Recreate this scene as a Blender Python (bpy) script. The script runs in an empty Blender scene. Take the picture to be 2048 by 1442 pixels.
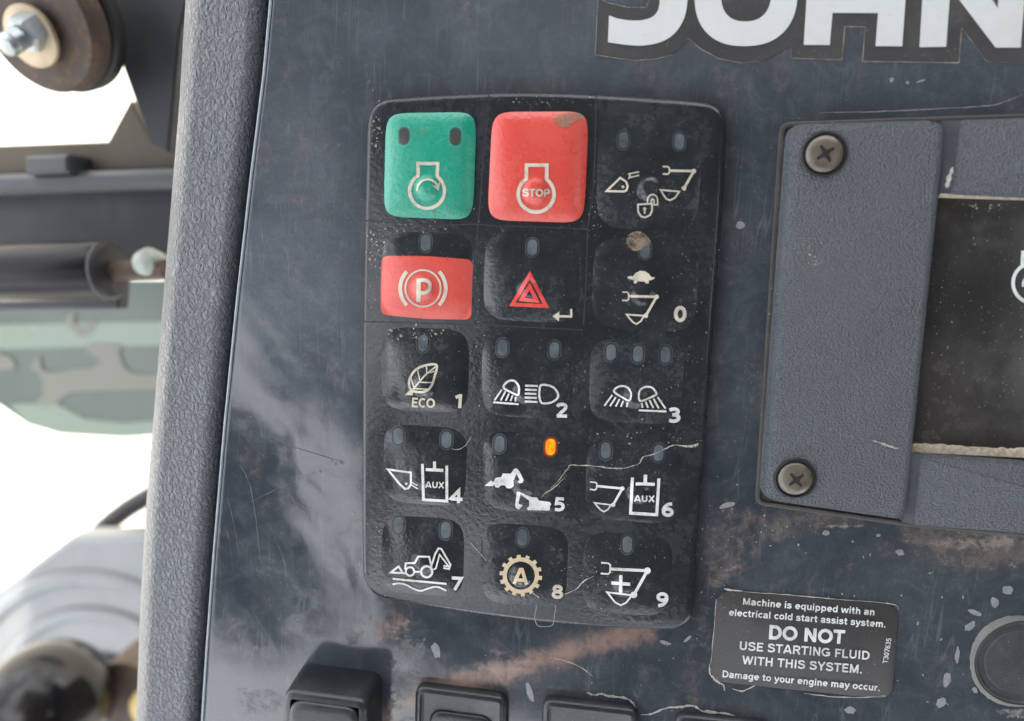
import bpy, bmesh, math, random
from mathutils import Vector, Matrix, Euler
R = math.radians
random.seed(7)
sc = bpy.context.scene
COL = sc.collection
MM = 0.001

# ------------------------------------------------------------------ camera
CAM = Vector((0.01343725, 0.02145396, 0.14130448))
RIGHT = Vector((0.99155418, 0.03530353, -0.12479568))
FWD = Vector((-0.11719066, -0.16831139, -0.97874288)).normalized()
RIGHT = (RIGHT - RIGHT.dot(FWD) * FWD).normalized()
UP = RIGHT.cross(FWD)
FPX = 1400.0                       # focal length in pixels of a 2048 px wide frame
cd = bpy.data.cameras.new('camera')
cam = bpy.data.objects.new('camera', cd); COL.objects.link(cam)
cam.matrix_world = Matrix(((RIGHT.x, UP.x, -FWD.x, CAM.x), (RIGHT.y, UP.y, -FWD.y, CAM.y), (RIGHT.z, UP.z, -FWD.z, CAM.z), (0, 0, 0, 1)))
cd.sensor_width = 36; cd.lens = 36 * FPX / 2048; cd.clip_start = 0.005; cd.clip_end = 300
cd.dof.use_dof = True; cd.dof.focus_distance = 0.146; cd.dof.aperture_fstop = 10.0
sc.camera = cam

# ------------------------------------------------------------------ light
SUN_EL, SUN_AZ = R(58), R(97)     # azimuth measured from +x, counter-clockwise
sun_dir = Vector((math.cos(SUN_EL) * math.cos(SUN_AZ), math.cos(SUN_EL) * math.sin(SUN_AZ), math.sin(SUN_EL)))
w = bpy.data.worlds.new('World'); sc.world = w; w.use_nodes = True
nt = w.node_tree; bg = nt.nodes['Background']
sky = nt.nodes.new('ShaderNodeTexSky'); sky.sky_type = 'NISHITA'; sky.sun_disc = False
sky.sun_elevation = SUN_EL; sky.sun_rotation = math.pi / 2 - SUN_AZ
sky.air_density = 1.0; sky.dust_density = 4.0; sky.ozone_density = 0.3
# broken white cloud over the whole sky, added to brighten and mottle the reflections
tc = nt.nodes.new('ShaderNodeTexCoord'); cn = nt.nodes.new('ShaderNodeTexNoise'); cn.noise_dimensions = '4D'; cn.inputs['W'].default_value = 3.3; cn.inputs['Scale'].default_value = 3.4; cn.inputs['Detail'].default_value = 7; cn.inputs['Roughness'].default_value = .58; cn.inputs['Distortion'].default_value = .3
nt.links.new(tc.outputs['Generated'], cn.inputs['Vector'])
cr = nt.nodes.new('ShaderNodeMapRange'); cr.interpolation_type = 'SMOOTHSTEP'; cr.inputs[1].default_value = .40; cr.inputs[2].default_value = .55; nt.links.new(cn.outputs['Fac'], cr.inputs[0])
cm = nt.nodes.new('ShaderNodeMix'); cm.data_type = 'RGBA'; nt.links.new(cr.outputs[0], cm.inputs[0]); nt.links.new(sky.outputs[0], cm.inputs[6]); cm.inputs[7].default_value = (22, 22.4, 23.2, 1)
nt.links.new(cm.outputs[2], bg.inputs[0]); bg.inputs[1].default_value = 0.12
ld = bpy.data.lights.new('sun', 'SUN'); ld.energy = 3.0; ld.angle = R(0.5); ld.color = (1, .95, .87)
lo = bpy.data.objects.new('sun', ld); COL.objects.link(lo)
lo.rotation_euler = (-sun_dir).to_track_quat('-Z', 'Y').to_euler()
sc.view_settings.view_transform = 'Standard'; sc.view_settings.look = 'None'
sc.view_settings.gamma = 1; sc.view_settings.exposure = 1.1
sc.cycles.use_denoising = True
sc.cycles.max_bounces = 6; sc.cycles.diffuse_bounces = 4; sc.cycles.caustics_reflective = False; sc.cycles.caustics_refractive = False

# ------------------------------------------------------------------ geometry helpers
def ray(px, py):
    d = FWD + RIGHT * ((px - 1024) / FPX) + UP * ((721 - py) / FPX)
    return d
def PT(px, py, z):
    """point of the place at height z (metres) that lies behind photo pixel px,py"""
    d = ray(px, py); t = (z - CAM.z) / d.z
    return CAM + d * t
def catmull(pts, closed=False, step=4):
    out = []; n = len(pts)
    rng = range(n if closed else n - 1)
    for i in rng:
        p0 = pts[(i - 1) % n] if (closed or i > 0) else pts[i]
        p1 = pts[i]; p2 = pts[(i + 1) % n]
        p3 = pts[(i + 2) % n] if (closed or i + 2 < n) else p2
        for k in range(step):
            t = k / step
            out.append(tuple(0.5 * ((2 * b) + (-a + c) * t + (2 * a - 5 * b + 4 * c - d) * t * t + (-a + 3 * b - 3 * c + d) * t ** 3)
                             for a, b, c, d in zip(p0, p1, p2, p3)))
    if not closed: out.append(tuple(pts[-1]))
    return out
def area2(p):
    return sum(p[i - 1][0] * p[i][1] - p[i][0] * p[i - 1][1] for i in range(len(p))) / 2
def offset(p, d):
    """offset a closed CCW polygon outwards by d"""
    n = len(p); out = []
    for i in range(n):
        a, b, c = p[i - 1], p[i], p[(i + 1) % n]
        e1 = Vector((b[0] - a[0], b[1] - a[1])); e2 = Vector((c[0] - b[0], c[1] - b[1]))
        if e1.length < 1e-9: e1 = e2
        if e2.length < 1e-9: e2 = e1
        n1 = Vector((e1.y, -e1.x)).normalized(); n2 = Vector((e2.y, -e2.x)).normalized()
        m = n1 + n2
        m = n1 if m.length < 1e-6 else m / max(.35, m.length_squared / 2)
        out.append((b[0] + m.x * d, b[1] + m.y * d))
    return out
def rrect(c, r, k=5):
    """rounded polygon from corner list c (any winding) with radius r"""
    out = []; n = len(c)
    for i in range(n):
        a, b, d = Vector(c[i - 1]), Vector(c[i]), Vector(c[(i + 1) % n])
        u = (a - b).normalized(); v = (d - b).normalized()
        rr = min(r, (a - b).length * .45, (d - b).length * .45)
        p, q = b + u * rr, b + v * rr
        for j in range(k + 1):
            t = j / k
            out.append(tuple((1 - t) ** 2 * p + 2 * t * (1 - t) * b + t * t * q))
    return out
ORG = {}
def org(o):
    while o.parent: o = o.parent
    return ORG.get(o.name, Vector((0, 0, 0)))
def tag(o, label=None, cat=None, group=None, kind=None):
    if label: o['label'] = label
    if cat: o['category'] = cat
    if group: o['group'] = group
    if kind: o['kind'] = kind
    return o
def empty(name, loc, label, cat, group=None):
    o = bpy.data.objects.new(name, None); COL.objects.link(o); o.location = loc
    o.empty_display_size = .01
    ORG[o.name] = Vector(loc)
    return tag(o, label, cat, group)
class MB:
    def __init__(s): s.v = []; s.f = []; s.m = []; s.mats = []; s.cur = 0; s.att = None
    def vert(s, p): s.v.append(tuple(p)); return len(s.v) - 1
    def face(s, ids): s.f.append(tuple(ids)); s.m.append(s.cur)
    def poly(s, pts, up=True):
        s.face([s.vert(p) for p in pts])
    def rings(s, rings, cap0=False, cap1=True, closed=True):
        ids = [[s.vert(p) for p in r] for r in rings]
        for a, b in zip(ids, ids[1:]):
            n = len(a)
            for i in range(n if closed else n - 1):
                j = (i + 1) % n
                s.face((a[i], a[j], b[j], b[i]))
        if cap0: s.face(ids[0][::-1])
        if cap1: s.face(ids[-1])
        return ids
    def slab(s, poly, prof):
        """poly: xy list, prof: list of (outward offset, z) bottom to top, all metres"""
        p = [tuple(q[:2]) for q in poly]
        if area2(p) < 0: p = p[::-1]
        s.rings([[(x, y, z) for x, y in offset(p, o)] for o, z in prof])
    def lathe(s, a, axis, prof, n=40, ref=None):
        axis = axis.normalized()
        u = axis.orthogonal().normalized() if ref is None else (ref - ref.dot(axis) * axis).normalized()
        v = axis.cross(u)
        s.rings([[a + axis * h + (u * math.cos(2 * math.pi * i / n) + v * math.sin(2 * math.pi * i / n)) * max(r, 1e-6) for i in range(n)] for h, r in prof], cap0=True)
    def tube(s, pts, r, n=10):
        rings = []
        for i, p in enumerate(pts):
            t = (pts[min(i + 1, len(pts) - 1)] - pts[max(i - 1, 0)]).normalized()
            u = t.cross(Vector((0, .3, 1))).normalized(); v = t.cross(u)
            rr = r[i] if isinstance(r, (list, tuple)) else r
            rings.append([p + (u * math.cos(2 * math.pi * k / n) + v * math.sin(2 * math.pi * k / n)) * rr for k in range(n)])
        s.rings(rings, cap0=True)
    def build(s, name, mat, parent=None, smooth=True, attr=None, loc=None, angle=40):
        o = org(parent) if parent else (Vector(loc) if loc is not None else Vector((0, 0, 0)))
        me = bpy.data.meshes.new(name)
        me.from_pydata([tuple(Vector(p) - o) for p in s.v], [], s.f)
        mats = mat if isinstance(mat, list) else [mat]
        for m in mats: me.materials.append(m)
        if len(mats) > 1: me.polygons.foreach_set('material_index', s.m)
        if attr:
            for an, vals in attr.items():
                a = me.attributes.new(an, 'FLOAT', 'POINT'); a.data.foreach_set('value', vals)
        me.validate(); me.update()
        ob = bpy.data.objects.new(name, me); COL.objects.link(ob)
        if parent: ob.parent = parent
        else: ob.location = o; ORG[ob.name] = o
        if smooth:
            me.polygons.foreach_set('use_smooth', [True] * len(me.polygons))
            me.set_sharp_from_angle(angle=R(angle))
        return ob

# ------------------------------------------------------------------ materials
class NT:
    def __init__(s, name):
        s.mat = bpy.data.materials.new(name); s.mat.use_nodes = True
        s.t = s.mat.node_tree; s.b = s.t.nodes['Principled BSDF']; s.out = s.t.nodes['Material Output']
        s.co = s.t.nodes.new('ShaderNodeTexCoord').outputs['Object']
    def n(s, typ, **kw):
        nd = s.t.nodes.new(typ)
        for k, v in kw.items():
            if k.startswith('_'): setattr(nd, k[1:], v)
            else:
                key = int(k[1:]) if k[0] == 'i' and k[1:].isdigit() else k.replace('__', ' ')
                if hasattr(v, 'links') or isinstance(v, bpy.types.NodeSocket): s.t.links.new(v, nd.inputs[key])
                else: nd.inputs[key].default_value = v
        return nd
    def noise(s, scale, detail=4, rough=.6, dist=0, vec=None, stretch=None, rot=0):
        v = vec or s.co
        if stretch or rot:
            v = s.n('ShaderNodeMapping', Vector=v, Scale=stretch or (1, 1, 1), Rotation=(0, 0, rot)).outputs[0]
        return s.n('ShaderNodeTexNoise', Vector=v, Scale=scale, Detail=detail, Roughness=rough, Distortion=dist).outputs['Fac']
    def vor(s, scale, feature='DISTANCE_TO_EDGE', vec=None, rnd=1):
        return s.n('ShaderNodeTexVoronoi', _feature=feature, Vector=vec or s.co, Scale=scale, Randomness=rnd).outputs['Distance']
    def ramp(s, fac, a, b, lo=0., hi=1.):
        return s.n('ShaderNodeMapRange', Value=fac, i1=a, i2=b, i3=lo, i4=hi, _interpolation_type='SMOOTHSTEP').outputs[0]
    def math(s, op, a, b=0.5, clamp=False):
        return s.n('ShaderNodeMath', _operation=op, _use_clamp=clamp, i0=a, i1=b).outputs[0]
    def mix(s, fac, a, b):
        nd = s.t.nodes.new('ShaderNodeMix'); nd.data_type = 'RGBA'
        for sock, v in ((nd.inputs[0], fac), (nd.inputs[6], a), (nd.inputs[7], b)):
            if isinstance(v, bpy.types.NodeSocket): s.t.links.new(v, sock)
            elif sock.type == 'RGBA': sock.default_value = (*v[:3], 1)
            else: sock.default_value = v
        return nd.outputs[2]
    def attr(s, name):
        return s.n('ShaderNodeAttribute', _attribute_name=name).outputs['Fac']
    def bump(s, h, dist, strength=1.0, prev=None):
        nd = s.n('ShaderNodeBump', Strength=strength, Distance=dist, Height=h)
        if prev: s.t.links.new(prev, nd.inputs['Normal'])
        return nd.outputs[0]
    def set(s, **kw):
        for k, v in kw.items():
            k = k.replace('__', ' ')
            if isinstance(v, bpy.types.NodeSocket): s.t.links.new(v, s.b.inputs[k])
            elif s.b.inputs[k].type == 'RGBA': s.b.inputs[k].default_value = (*v[:3], 1)
            else: s.b.inputs[k].default_value = v
        return s

DUST = (.30, .27, .225)
def plastic(name, col, rough=.45, soft=.15, grain=None, dust=.25, dustcol=DUST, film=(.11, .12, .135), spec=.5, wear=None, dscale=90, orange=None, wavy=None):
    m = NT(name)
    n1 = m.noise(dscale, 6, .65, .3); n2 = m.noise(dscale * 9, 3, .7)
    f = m.math('MULTIPLY', m.ramp(n1, .46 - soft, .62 + soft), m.ramp(n2, .25, .75, .35, 1))
    c = m.mix(m.math('MULTIPLY', f, dust), col, film)
    sp = m.ramp(m.noise(2600, 2, .5), .69, .76)
    c = m.mix(m.math('MULTIPLY', sp, min(.8, dust * 1.3)), c, dustcol)
    if wear:
        wv = m.ramp(m.noise(wear[1], 5, .7, .6), wear[2], wear[2] + .12)
        c = m.mix(m.math('MULTIPLY', wv, wear[3]), c, wear[0])
    m.set(Base__Color=c, Roughness=m.ramp(f, 0, 1, rough, min(1, rough + .25)), Specular__IOR__Level=spec)
    b = None
    if wavy: b = m.bump(m.noise(wavy[0], 3, .5), wavy[1], 1, b)
    if orange: b = m.bump(m.noise(orange[0], 2, .5), orange[1], 1, b)
    if grain:
        g = m.math('ADD', m.math('MULTIPLY', m.ramp(m.vor(grain[0], 'F1'), 0, .7), .7), m.math('MULTIPLY', m.noise(grain[0] * 1.3, 3, .6, .5), .8))
        b = m.bump(g, grain[1], 1, b)
    if b is not None: m.set(Normal=b)
    return m.mat

def trim_material():
    m = NT('leather_grain_trim')
    n1 = m.noise(60, 5, .6)
    wv = m.n('ShaderNodeMapping', Vector=m.co, Scale=(1, .75, 1)).outputs[0]
    cells = m.ramp(m.vor(760, 'DISTANCE_TO_EDGE', vec=m.n('ShaderNodeVectorMath', _operation='ADD', i0=wv, i1=m.n('ShaderNodeVectorMath', _operation='SCALE', i0=m.n('ShaderNodeTexNoise', Vector=wv, Scale=900., Detail=2.).outputs['Color'], Scale=.0011).outputs[0]).outputs[0]), 0, .28)
    rid = m.ramp(m.math('ABSOLUTE', m.math('SUBTRACT', m.noise(520, 3, .6, 1.3), .5)), 0, .09)
    h = m.math('ADD', m.math('MULTIPLY', cells, .75), m.math('ADD', m.math('MULTIPLY', rid, .6), m.math('MULTIPLY', m.noise(2500, 2, .6), .25)))
    c = m.mix(m.ramp(n1, .3, .7), (.112, .124, .137), (.135, .147, .160))
    c = m.mix(m.math('MULTIPLY', m.ramp(h, .4, 1.1, 1, 0), .5), c, (.05, .053, .058))
    m.set(Base__Color=c, Roughness=.38, Normal=m.bump(h, .00027, 1))
    return m.mat

def panel_material():
    m = NT('glossy_panel')
    base = (.013, .020, .029)
    big = m.ramp(m.noise(28, 5, .6, .8), .35, .68)
    mid = m.ramp(m.noise(140, 7, .7, 1.2), .40, .75)
    fine = m.ramp(m.noise(1500, 4, .75), .3, .75, .5, 1)
    haze = m.math('MULTIPLY', m.math('ADD', m.math('MULTIPLY', big, .35), m.math('MULTIPLY', mid, .38), True), fine)
    haze = m.math('ADD', haze, m.math('MULTIPLY', m.attr('film'), .7), True)
    haze = m.math('ADD', haze, .20, True)
    c = m.mix(haze, base, (.092, .103, .116))
    # hairline scratches: stretched noise ridges in three directions
    scr = None
    for rot, sc_, wd in ((.5, 260, .012), (-1.1, 200, .010), (2.3, 330, .009), (.95, 150, .008)):
        n = m.noise(sc_, 2, .5, .25, stretch=(1, .06, 1), rot=rot)
        r_ = m.ramp(m.math('ABSOLUTE', m.math('SUBTRACT', n, .5)), 0, wd, 1, 0)
        r_ = m.math('MULTIPLY', r_, m.ramp(m.noise(55, 3, .6, vec=None, rot=rot + 1), .5, .68))
        scr = r_ if scr is None else m.math('MAXIMUM', scr, r_)
    c = m.mix(m.math('MULTIPLY', scr, .38), c, (.16, .165, .17))
    # brown film and crusty mud where dirty, plus a warm reflection painted in
    dn = m.math('ADD', m.noise(420, 8, .8, .6), m.noise(90, 6, .7, 1.0))
    d = m.ramp(m.math('ADD', m.math('MULTIPLY', m.attr('dirt'), 1.2), m.math('MULTIPLY', m.math('SUBTRACT', dn, 1.25), 1.9)), -.1, .9)
    c = m.mix(m.math('MULTIPLY', d, .62), c, (.16, .122, .10))
    st = m.ramp(m.math('ADD', m.attr('warm_reflection'), m.math('MULTIPLY', m.math('SUBTRACT', m.math('MULTIPLY', m.math('ADD', dn, m.noise(200, 6, .7, .5, stretch=(1, .3, 1), rot=.4)), .66), 1.0), 1.9)), .05, 1.15)
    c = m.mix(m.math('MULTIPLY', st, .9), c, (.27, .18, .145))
    mu = m.ramp(m.math('ADD', m.attr('mud'), m.math('SUBTRACT', dn, 1.5)), .0, .22)
    c = m.mix(m.math('MULTIPLY', mu, .9), c, (.25, .215, .17))
    sp = m.ramp(m.noise(1900, 2, .5), .72, .77)
    c = m.mix(m.math('MULTIPLY', sp, .5), c, (.28, .25, .21))
    rgh = m.ramp(haze, 0, 1, .05, .26)
    rgh = m.math('ADD', rgh, m.math('MULTIPLY', m.math('MAXIMUM', m.math('MULTIPLY', d, .5), mu), .5), True)
    b = m.bump(m.noise(40, 2, .45, .4), .00042, 1)
    b = m.bump(m.noise(260, 3, .55, .5), .000010, 1, b)
    b = m.bump(m.math('MAXIMUM', mu, m.math('MULTIPLY', d, .4)), .00012, 1, b)
    m.set(Base__Color=c, Roughness=rgh, Specular__IOR__Level=.5, Normal=b)
    return m.mat

def simple(name, col, rough=.5, metal=0, emis=None, estr=0, var=.15, scale=300, spec=.5, bump=None, glow=False):
    m = NT(name)
    n = m.noise(scale, 5, .65, .4)
    c = m.mix(m.ramp(n, .3, .7), [x * (1 - var) for x in col], [min(1, x * (1 + var)) for x in col])
    m.set(Base__Color=c, Roughness=m.ramp(n, .3, .7, max(.02, rough - .08), min(1, rough + .08)), Metallic=metal, Specular__IOR__Level=spec)
    if glow: emis = m.mix(m.ramp(m.noise(900, 2, .5), .4, .62), (1, .15, .001), (1, .36, .006))
    if emis: m.set(Emission__Color=emis, Emission__Strength=estr)
    if bump: m.set(Normal=m.bump(m.noise(bump[0], 3, .6), bump[1], 1))
    return m.mat

M = {}
M['panel'] = panel_material()
M['housing'] = plastic('rubber_housing', (.012, .0145, .017), .20, spec=.38, dust=.42, film=(.052, .059, .065), orange=(1100, .00006), wear=((.32, .28, .19), 120, .70, .5), dscale=70)
M['key'] = plastic('rubber_key', (.012, .0145, .017), .16, dust=.5, film=(.062, .07, .077), orange=(1100, .00005), dscale=110)
M['seam'] = plastic('seam_dirt', (.01, .011, .012), .6, dust=.3)
M['green'] = plastic('green_key', (.010, .26, .165), .24, dust=.45, film=(.10, .33, .25), orange=(1300, .00009), wear=((.30, .22, .09), 210, .66, .6), dscale=120)
M['red'] = plastic('red_key', (.56, .060, .046), .26, dust=.5, film=(.60, .17, .13), orange=(1300, .00008), dscale=60, wear=((.35, .12, .07), 260, .66, .4))
def printed(name, col):
    m = NT(name)
    a = m.ramp(m.noise(1300, 5, .7), .48, .68); b_ = m.ramp(m.noise(200, 4, .6), .42, .62)
    c = m.mix(m.math('MULTIPLY', m.math('MULTIPLY', a, b_), .7), col, [x * .3 for x in col])
    c = m.mix(m.math('MULTIPLY', b_, .40), c, (.36, .33, .28))
    m.set(Base__Color=c, Roughness=.5); return m.mat
M['cream'] = printed('cream_print', (.55, .50, .40))
M['white'] = printed('white_print', (.62, .64, .63))
M['tan'] = printed('tan_print', (.55, .43, .26))
M['redprint'] = simple('red_print', (.62, .055, .045), .45, var=.1, scale=700)
M['led'] = simple('indicator_lens', (.080, .098, .110), .35, var=.38, scale=220)
M['leddark'] = simple('dark_indicator_lens', (.055, .05, .05), .35, var=.15, scale=900)
M['ledrim'] = simple('indicator_rim', (.012, .014, .016), .35)
M['ledlip'] = simple('indicator_lip', (.06, .068, .073), .3)
M['greenlip'] = simple('green_indicator_lip', (.10, .36, .28), .3)
M['greenrim'] = simple('green_indicator_rim', (.015, .16, .115), .35)
M['ledon'] = simple('lit_amber_lens', (.30, .05, .0), .3, emis=(1, .24, .002), estr=.62, var=.1, glow=True)
M['halorim'] = simple('painted_halo_rim', (.12, .02, .008), .35, emis=(1, .08, 0), estr=.04)  # rim glows faintly to imitate the halo round the lit lens
M['bezel'] = plastic('grained_bezel', (.066, .075, .088), .42, grain=(2600, .00042), dust=.5, film=(.125, .135, .148), dscale=60)
M['bezelsmooth'] = plastic('smooth_channel', (.045, .052, .062), .4, dust=.6)
M['screen'] = plastic('dusty_screen', (.022, .0205, .020), .11, dust=.7, film=(.06, .054, .048), dscale=35, spec=.5)
M['dustline'] = simple('caked_dust', (.42, .36, .27), .9, var=.3, scale=1500, bump=(1500, .0002))
M['mud'] = simple('dried_mud', (.30, .26, .205), .9, var=.25, scale=1500, bump=(1500, .0002))
M['palemud'] = simple('pale_mud', (.36, .34, .31), .9, var=.25, scale=1500, bump=(1500, .0001))
M['screw'] = plastic('brassy_screw', (.085, .070, .052), .32, dust=.6, film=(.17, .14, .10), dscale=700, spec=.8, wear=((.05, .035, .022), 500, .55, .7))
M['black'] = simple('black_recess', (.008, .008, .009), .6)
M['rocker'] = plastic('rocker_plastic', (.012, .0135, .016), .30, film=(.06, .066, .072), dust=.35, dscale=70, orange=(1600, .00004))
M['sticker'] = plastic('sticker_ground', (.026, .025, .025), .5, dust=.6, film=(.062, .057, .052), dscale=120, wear=((.2, .16, .12), 150, .66, .35))
M['decal'] = plastic('decal_ground', (.040, .040, .041), .42, dust=.5, film=(.08, .075, .07), dscale=70, wear=((.14, .11, .08), 60, .6, .3))
M['letter'] = plastic('letter_white', (.57, .585, .585), .42, dust=.45, film=(.47, .43, .36), dscale=40)
M['plug'] = plastic('matte_plug', (.022, .022, .024), .7, dust=.5, grain=(2600, .00006))
M['trim'] = trim_material()
M['gap'] = plastic('dirty_gap', (.012, .013, .014), .7, dust=.6, film=(.05, .042, .22))

# ------------------------------------------------------------------ outside, and unseen cab parts added for the light
g = MB(); S_ = 60
g.poly([(-S_, -S_, -1.25), (S_, -S_, -1.25), (S_, S_, -1.25), (-S_, S_, -1.25)])
M['ground'] = simple('pale_sand', (.62, .58, .50), .95, var=.1, scale=3)
tag(g.build('ground', M['ground'], smooth=False, loc=(0, 0, -1.25)), kind='structure')
M['blocker'] = simple('blocker_lining', (.05, .05, .052), .8)
def hexbox(mb, lo_, hi_):
    (a, b, c), (d, e, f) = lo_, hi_
    mb.rings([[(a, b, c), (d, b, c), (d, e, c), (a, e, c)], [(a, b, f), (d, b, f), (d, e, f), (a, e, f)]], cap0=True)

# unseen cab roof, outlined and pierced to shade and place sky reflections
mb = MB()
RZ = [(0, .62), (0, .66)]
mb.slab([(-.50, .95), (-.50, .035), (-.385, .045), (-.245, .02), (-.245, -.49), (0, -.56), (.40, -.75), (.40, .95)], RZ)
mb.slab([(.402, .95), (.402, .10), (1.10, .10), (1.10, .95)], RZ)
mb.slab([(.402, -.12), (.402, -.75), (.60, -.85), (1.10, -.90), (1.10, -.12)], RZ)
mb.slab([(.64, -.118), (1.10, -.118), (1.10, .098), (.64, .098)], RZ); mb.slab([(.403, -.118), (.455, -.118), (.455, .098), (.403, .098)], RZ)
tag(mb.build('sky_mask_roof', M['blocker'], smooth=False, loc=(.2, .1, .62)), kind='structure')
mb = MB()
mb.slab([(-.50, -.19), (-.36, -.24), (-.345, -.36), (-.29, -.47), (-.33, -.50), (-.55, -.47)], [(0, .61), (0, .68)])  # unseen slab added to blot out part of the reflected sky
tag(mb.build('sky_blocker', M['blocker'], smooth=False, loc=(-.4, -.4, .61)), kind='structure')



mb = MB(); hexbox(mb, (1.0, -.90, -1.1), (1.05, .95, .60))  # unseen wall added so light comes mainly from the left
tag(mb.build('light_blocking_wall', M['blocker'], smooth=False, loc=(1.0, 0, -1.1)), kind='structure')

# ------------------------------------------------------------------ control console
console = empty('control_console', (0, 0, 0), 'dark blue grey glossy machine console panel with scratches, dust, brown mud smears and a painted warm reflection', 'control panel')
def lerp_tab(tab, y):
    if y <= tab[0][0]: a, b = tab[0], tab[1]
    elif y >= tab[-1][0]: a, b = tab[-2], tab[-1]
    else:
        for a, b in zip(tab, tab[1:]):
            if a[0] <= y <= b[0]: break
    t = (y - a[0]) / (b[0] - a[0])
    return a[1] + (b[1] - a[1]) * t
EDGE = [(0, 541), (150, 527), (350, 502), (600, 474), (850, 449), (1100, 428), (1300, 413), (1442, 404)]
WARM_REFLECTION = [(1290, 1258), (1200, 1285), (1110, 1312), (1020, 1338), (930, 1362), (850, 1385), (800, 1410), (760, 1450)]  # path of the warm reflection painted into the panel colour
BLOBS = {  # cx, cy, rx, ry, amount  (photo pixels on the panel plane)
 'film': [(1100, 60, 900, 150, .55), (620, 250, 130, 260, .50), (1500, 120, 500, 90, .35), (600, 600, 150, 170, .25), (620, 1330, 260, 120, .22), (1470, 600, 45, 300, .18), (900, 1330, 200, 60, .2)],
 'dirt': [(1440, 1110, 50, 140, .62), (1620, 1036, 200, 32, .75), (1960, 1090, 190, 60, 1.0), (1400, 1250, 40, 60, .5), (1560, 320, 30, 260, .45), (1500, 700, 60, 250, .30), (1560, 1060, 60, 35, .8), (820, 1290, 40, 70, .45),
          (800, 1420, 50, 60, .6), (1015, 1330, 70, 24, .6), (520, 1400, 90, 40, .4), (700, 1250, 60, 90, .25)],
 'warm_reflection': [(770, 1262, 22, 30, .6), (800, 1240, 30, 20, .6)],
 'mud': [(1965, 1085, 120, 30, .75), (1700, 1050, 100, 12, .6), (1590, 232, 60, 10, .6), (1960, 1320, 26, 110, .55), (2040, 1425, 90, 18, .7)]}
def blob(name, px, py):
    s = 0
    for cx, cy, rx, ry, a in BLOBS[name]:
        q = ((px - cx) / rx) ** 2 + ((py - cy) / ry) ** 2
        if q < 6: s = max(s, a * math.exp(-q * .9))
    if name == 'warm_reflection' and 1150 < py < 1500 and 650 < px < 1400:
        for (ax_, ay), (bx, by) in zip(WARM_REFLECTION, WARM_REFLECTION[1:]):
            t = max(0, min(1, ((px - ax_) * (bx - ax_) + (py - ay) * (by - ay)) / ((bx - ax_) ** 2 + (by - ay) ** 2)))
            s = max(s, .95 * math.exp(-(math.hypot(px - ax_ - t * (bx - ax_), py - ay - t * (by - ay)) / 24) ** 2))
    return s
mb = MB(); att = {'film': [], 'dirt': [], 'mud': [], 'warm_reflection': []}
rows = [-420 + i * 16 for i in range(150)]
rim = [(0, -12.0), (0, -1.2), (.10, -.6), (.30, -.22), (.62, -.03), (1.0, 0)]
ids = []
for py in rows:
    ex = lerp_tab(EDGE, py); row = []
    p0 = PT(ex, py, 0)
    for off, z in rim:
        row.append(mb.vert((p0.x + off * MM, p0.y, z * MM)))
        for k in att: att[k].append(.3 if k == 'film' and z > -1 else 0)
    xs = [ex + 12 + (2480 - ex - 12) * (i / 170) for i in range(171)]
    for px in xs:
        row.append(mb.vert(PT(px, py, 0)))
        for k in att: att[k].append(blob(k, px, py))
    ids.append(row)
for a, b in zip(ids, ids[1:]):
    for i in range(len(a) - 1): mb.face((a[i], b[i], b[i + 1], a[i + 1]))
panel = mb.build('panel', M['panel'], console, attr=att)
mb = MB(); ids = []
for py in rows:
    ex = lerp_tab(EDGE, py); p0 = PT(ex, py, 0)
    ids.append([mb.vert((p0.x + o_ * MM, p0.y, z * MM)) for o_, z in ((-.22, -1.5), (-.22, .02), (-.16, .16), (-.02, .24), (.16, .22), (.30, .12), (.36, -.05))])
for a, b in zip(ids, ids[1:]):
    for i in range(len(a) - 1): mb.face((a[i], b[i], b[i + 1], a[i + 1]))
mb.build('rim_highlight', simple('rim_highlight_paint', (.30, .34, .38), .22, var=.1, scale=300), console)  # bright rim reflection put into the bead's pale colour
mb = MB(); ids = []
for py in rows:
    ex = lerp_tab(EDGE, py); p0 = PT(ex, py, 0)
    ids.append([mb.vert((p0.x + o_ * MM, p0.y, z * MM)) for o_, z in ((-14, -40), (-14, -17), (6, -17))])
for a, b in zip(ids, ids[1:]):
    for i in range(2): mb.face((a[i], b[i], b[i + 1], a[i + 1]))
mb.build('gap_light_stop', M['gap'], console)  # strip added to stop ground light leaking up between trim and panel
# skirt under the panel so it has a body
mb = MB(); hexbox(mb, (-.060, -.16, -.12), (.20, .18, -.018)); mb.build('console_body', M['gap'], console)

# side trim
mb = MB(); TL_ = [(0, 371), (200, 359), (420, 341), (600, 326), (800, 310), (1000, 293), (1200, 281), (1442, 272)]
ids = []
for k in range(120):
    py = -300 + k * 17; l = lerp_tab(TL_, py); r_ = lerp_tab(EDGE, py) - 3; row = []
    pl = PT(l, py, -.006)
    row.append(mb.vert((pl.x + .004, pl.y, -.045))); row.append(mb.vert((pl.x, pl.y, -.008)))
    for j in range(29):
        s = j / 28
        z = -.0045 * (max(0, (.20 - s) / .20)) ** 2.4 - .0036 * (max(0, (s - .70) / .30)) ** 2.0
        row.append(mb.vert(PT(l + (r_ - l) * s, py, z)))
    q = PT(r_, py, -.0037); row.append(mb.vert((q.x, q.y, -.03)))
    ids.append(row)
for a, b in zip(ids, ids[1:]):
    for i in range(len(a) - 1): mb.face((a[i], b[i], b[i + 1], a[i + 1]))
tag(mb.build('side_trim', M['trim'], loc=PT(400, 721, -.02), angle=60), 'grey leather-grained plastic trim strip running down the left edge of the glossy panel', 'trim strip')

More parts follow.
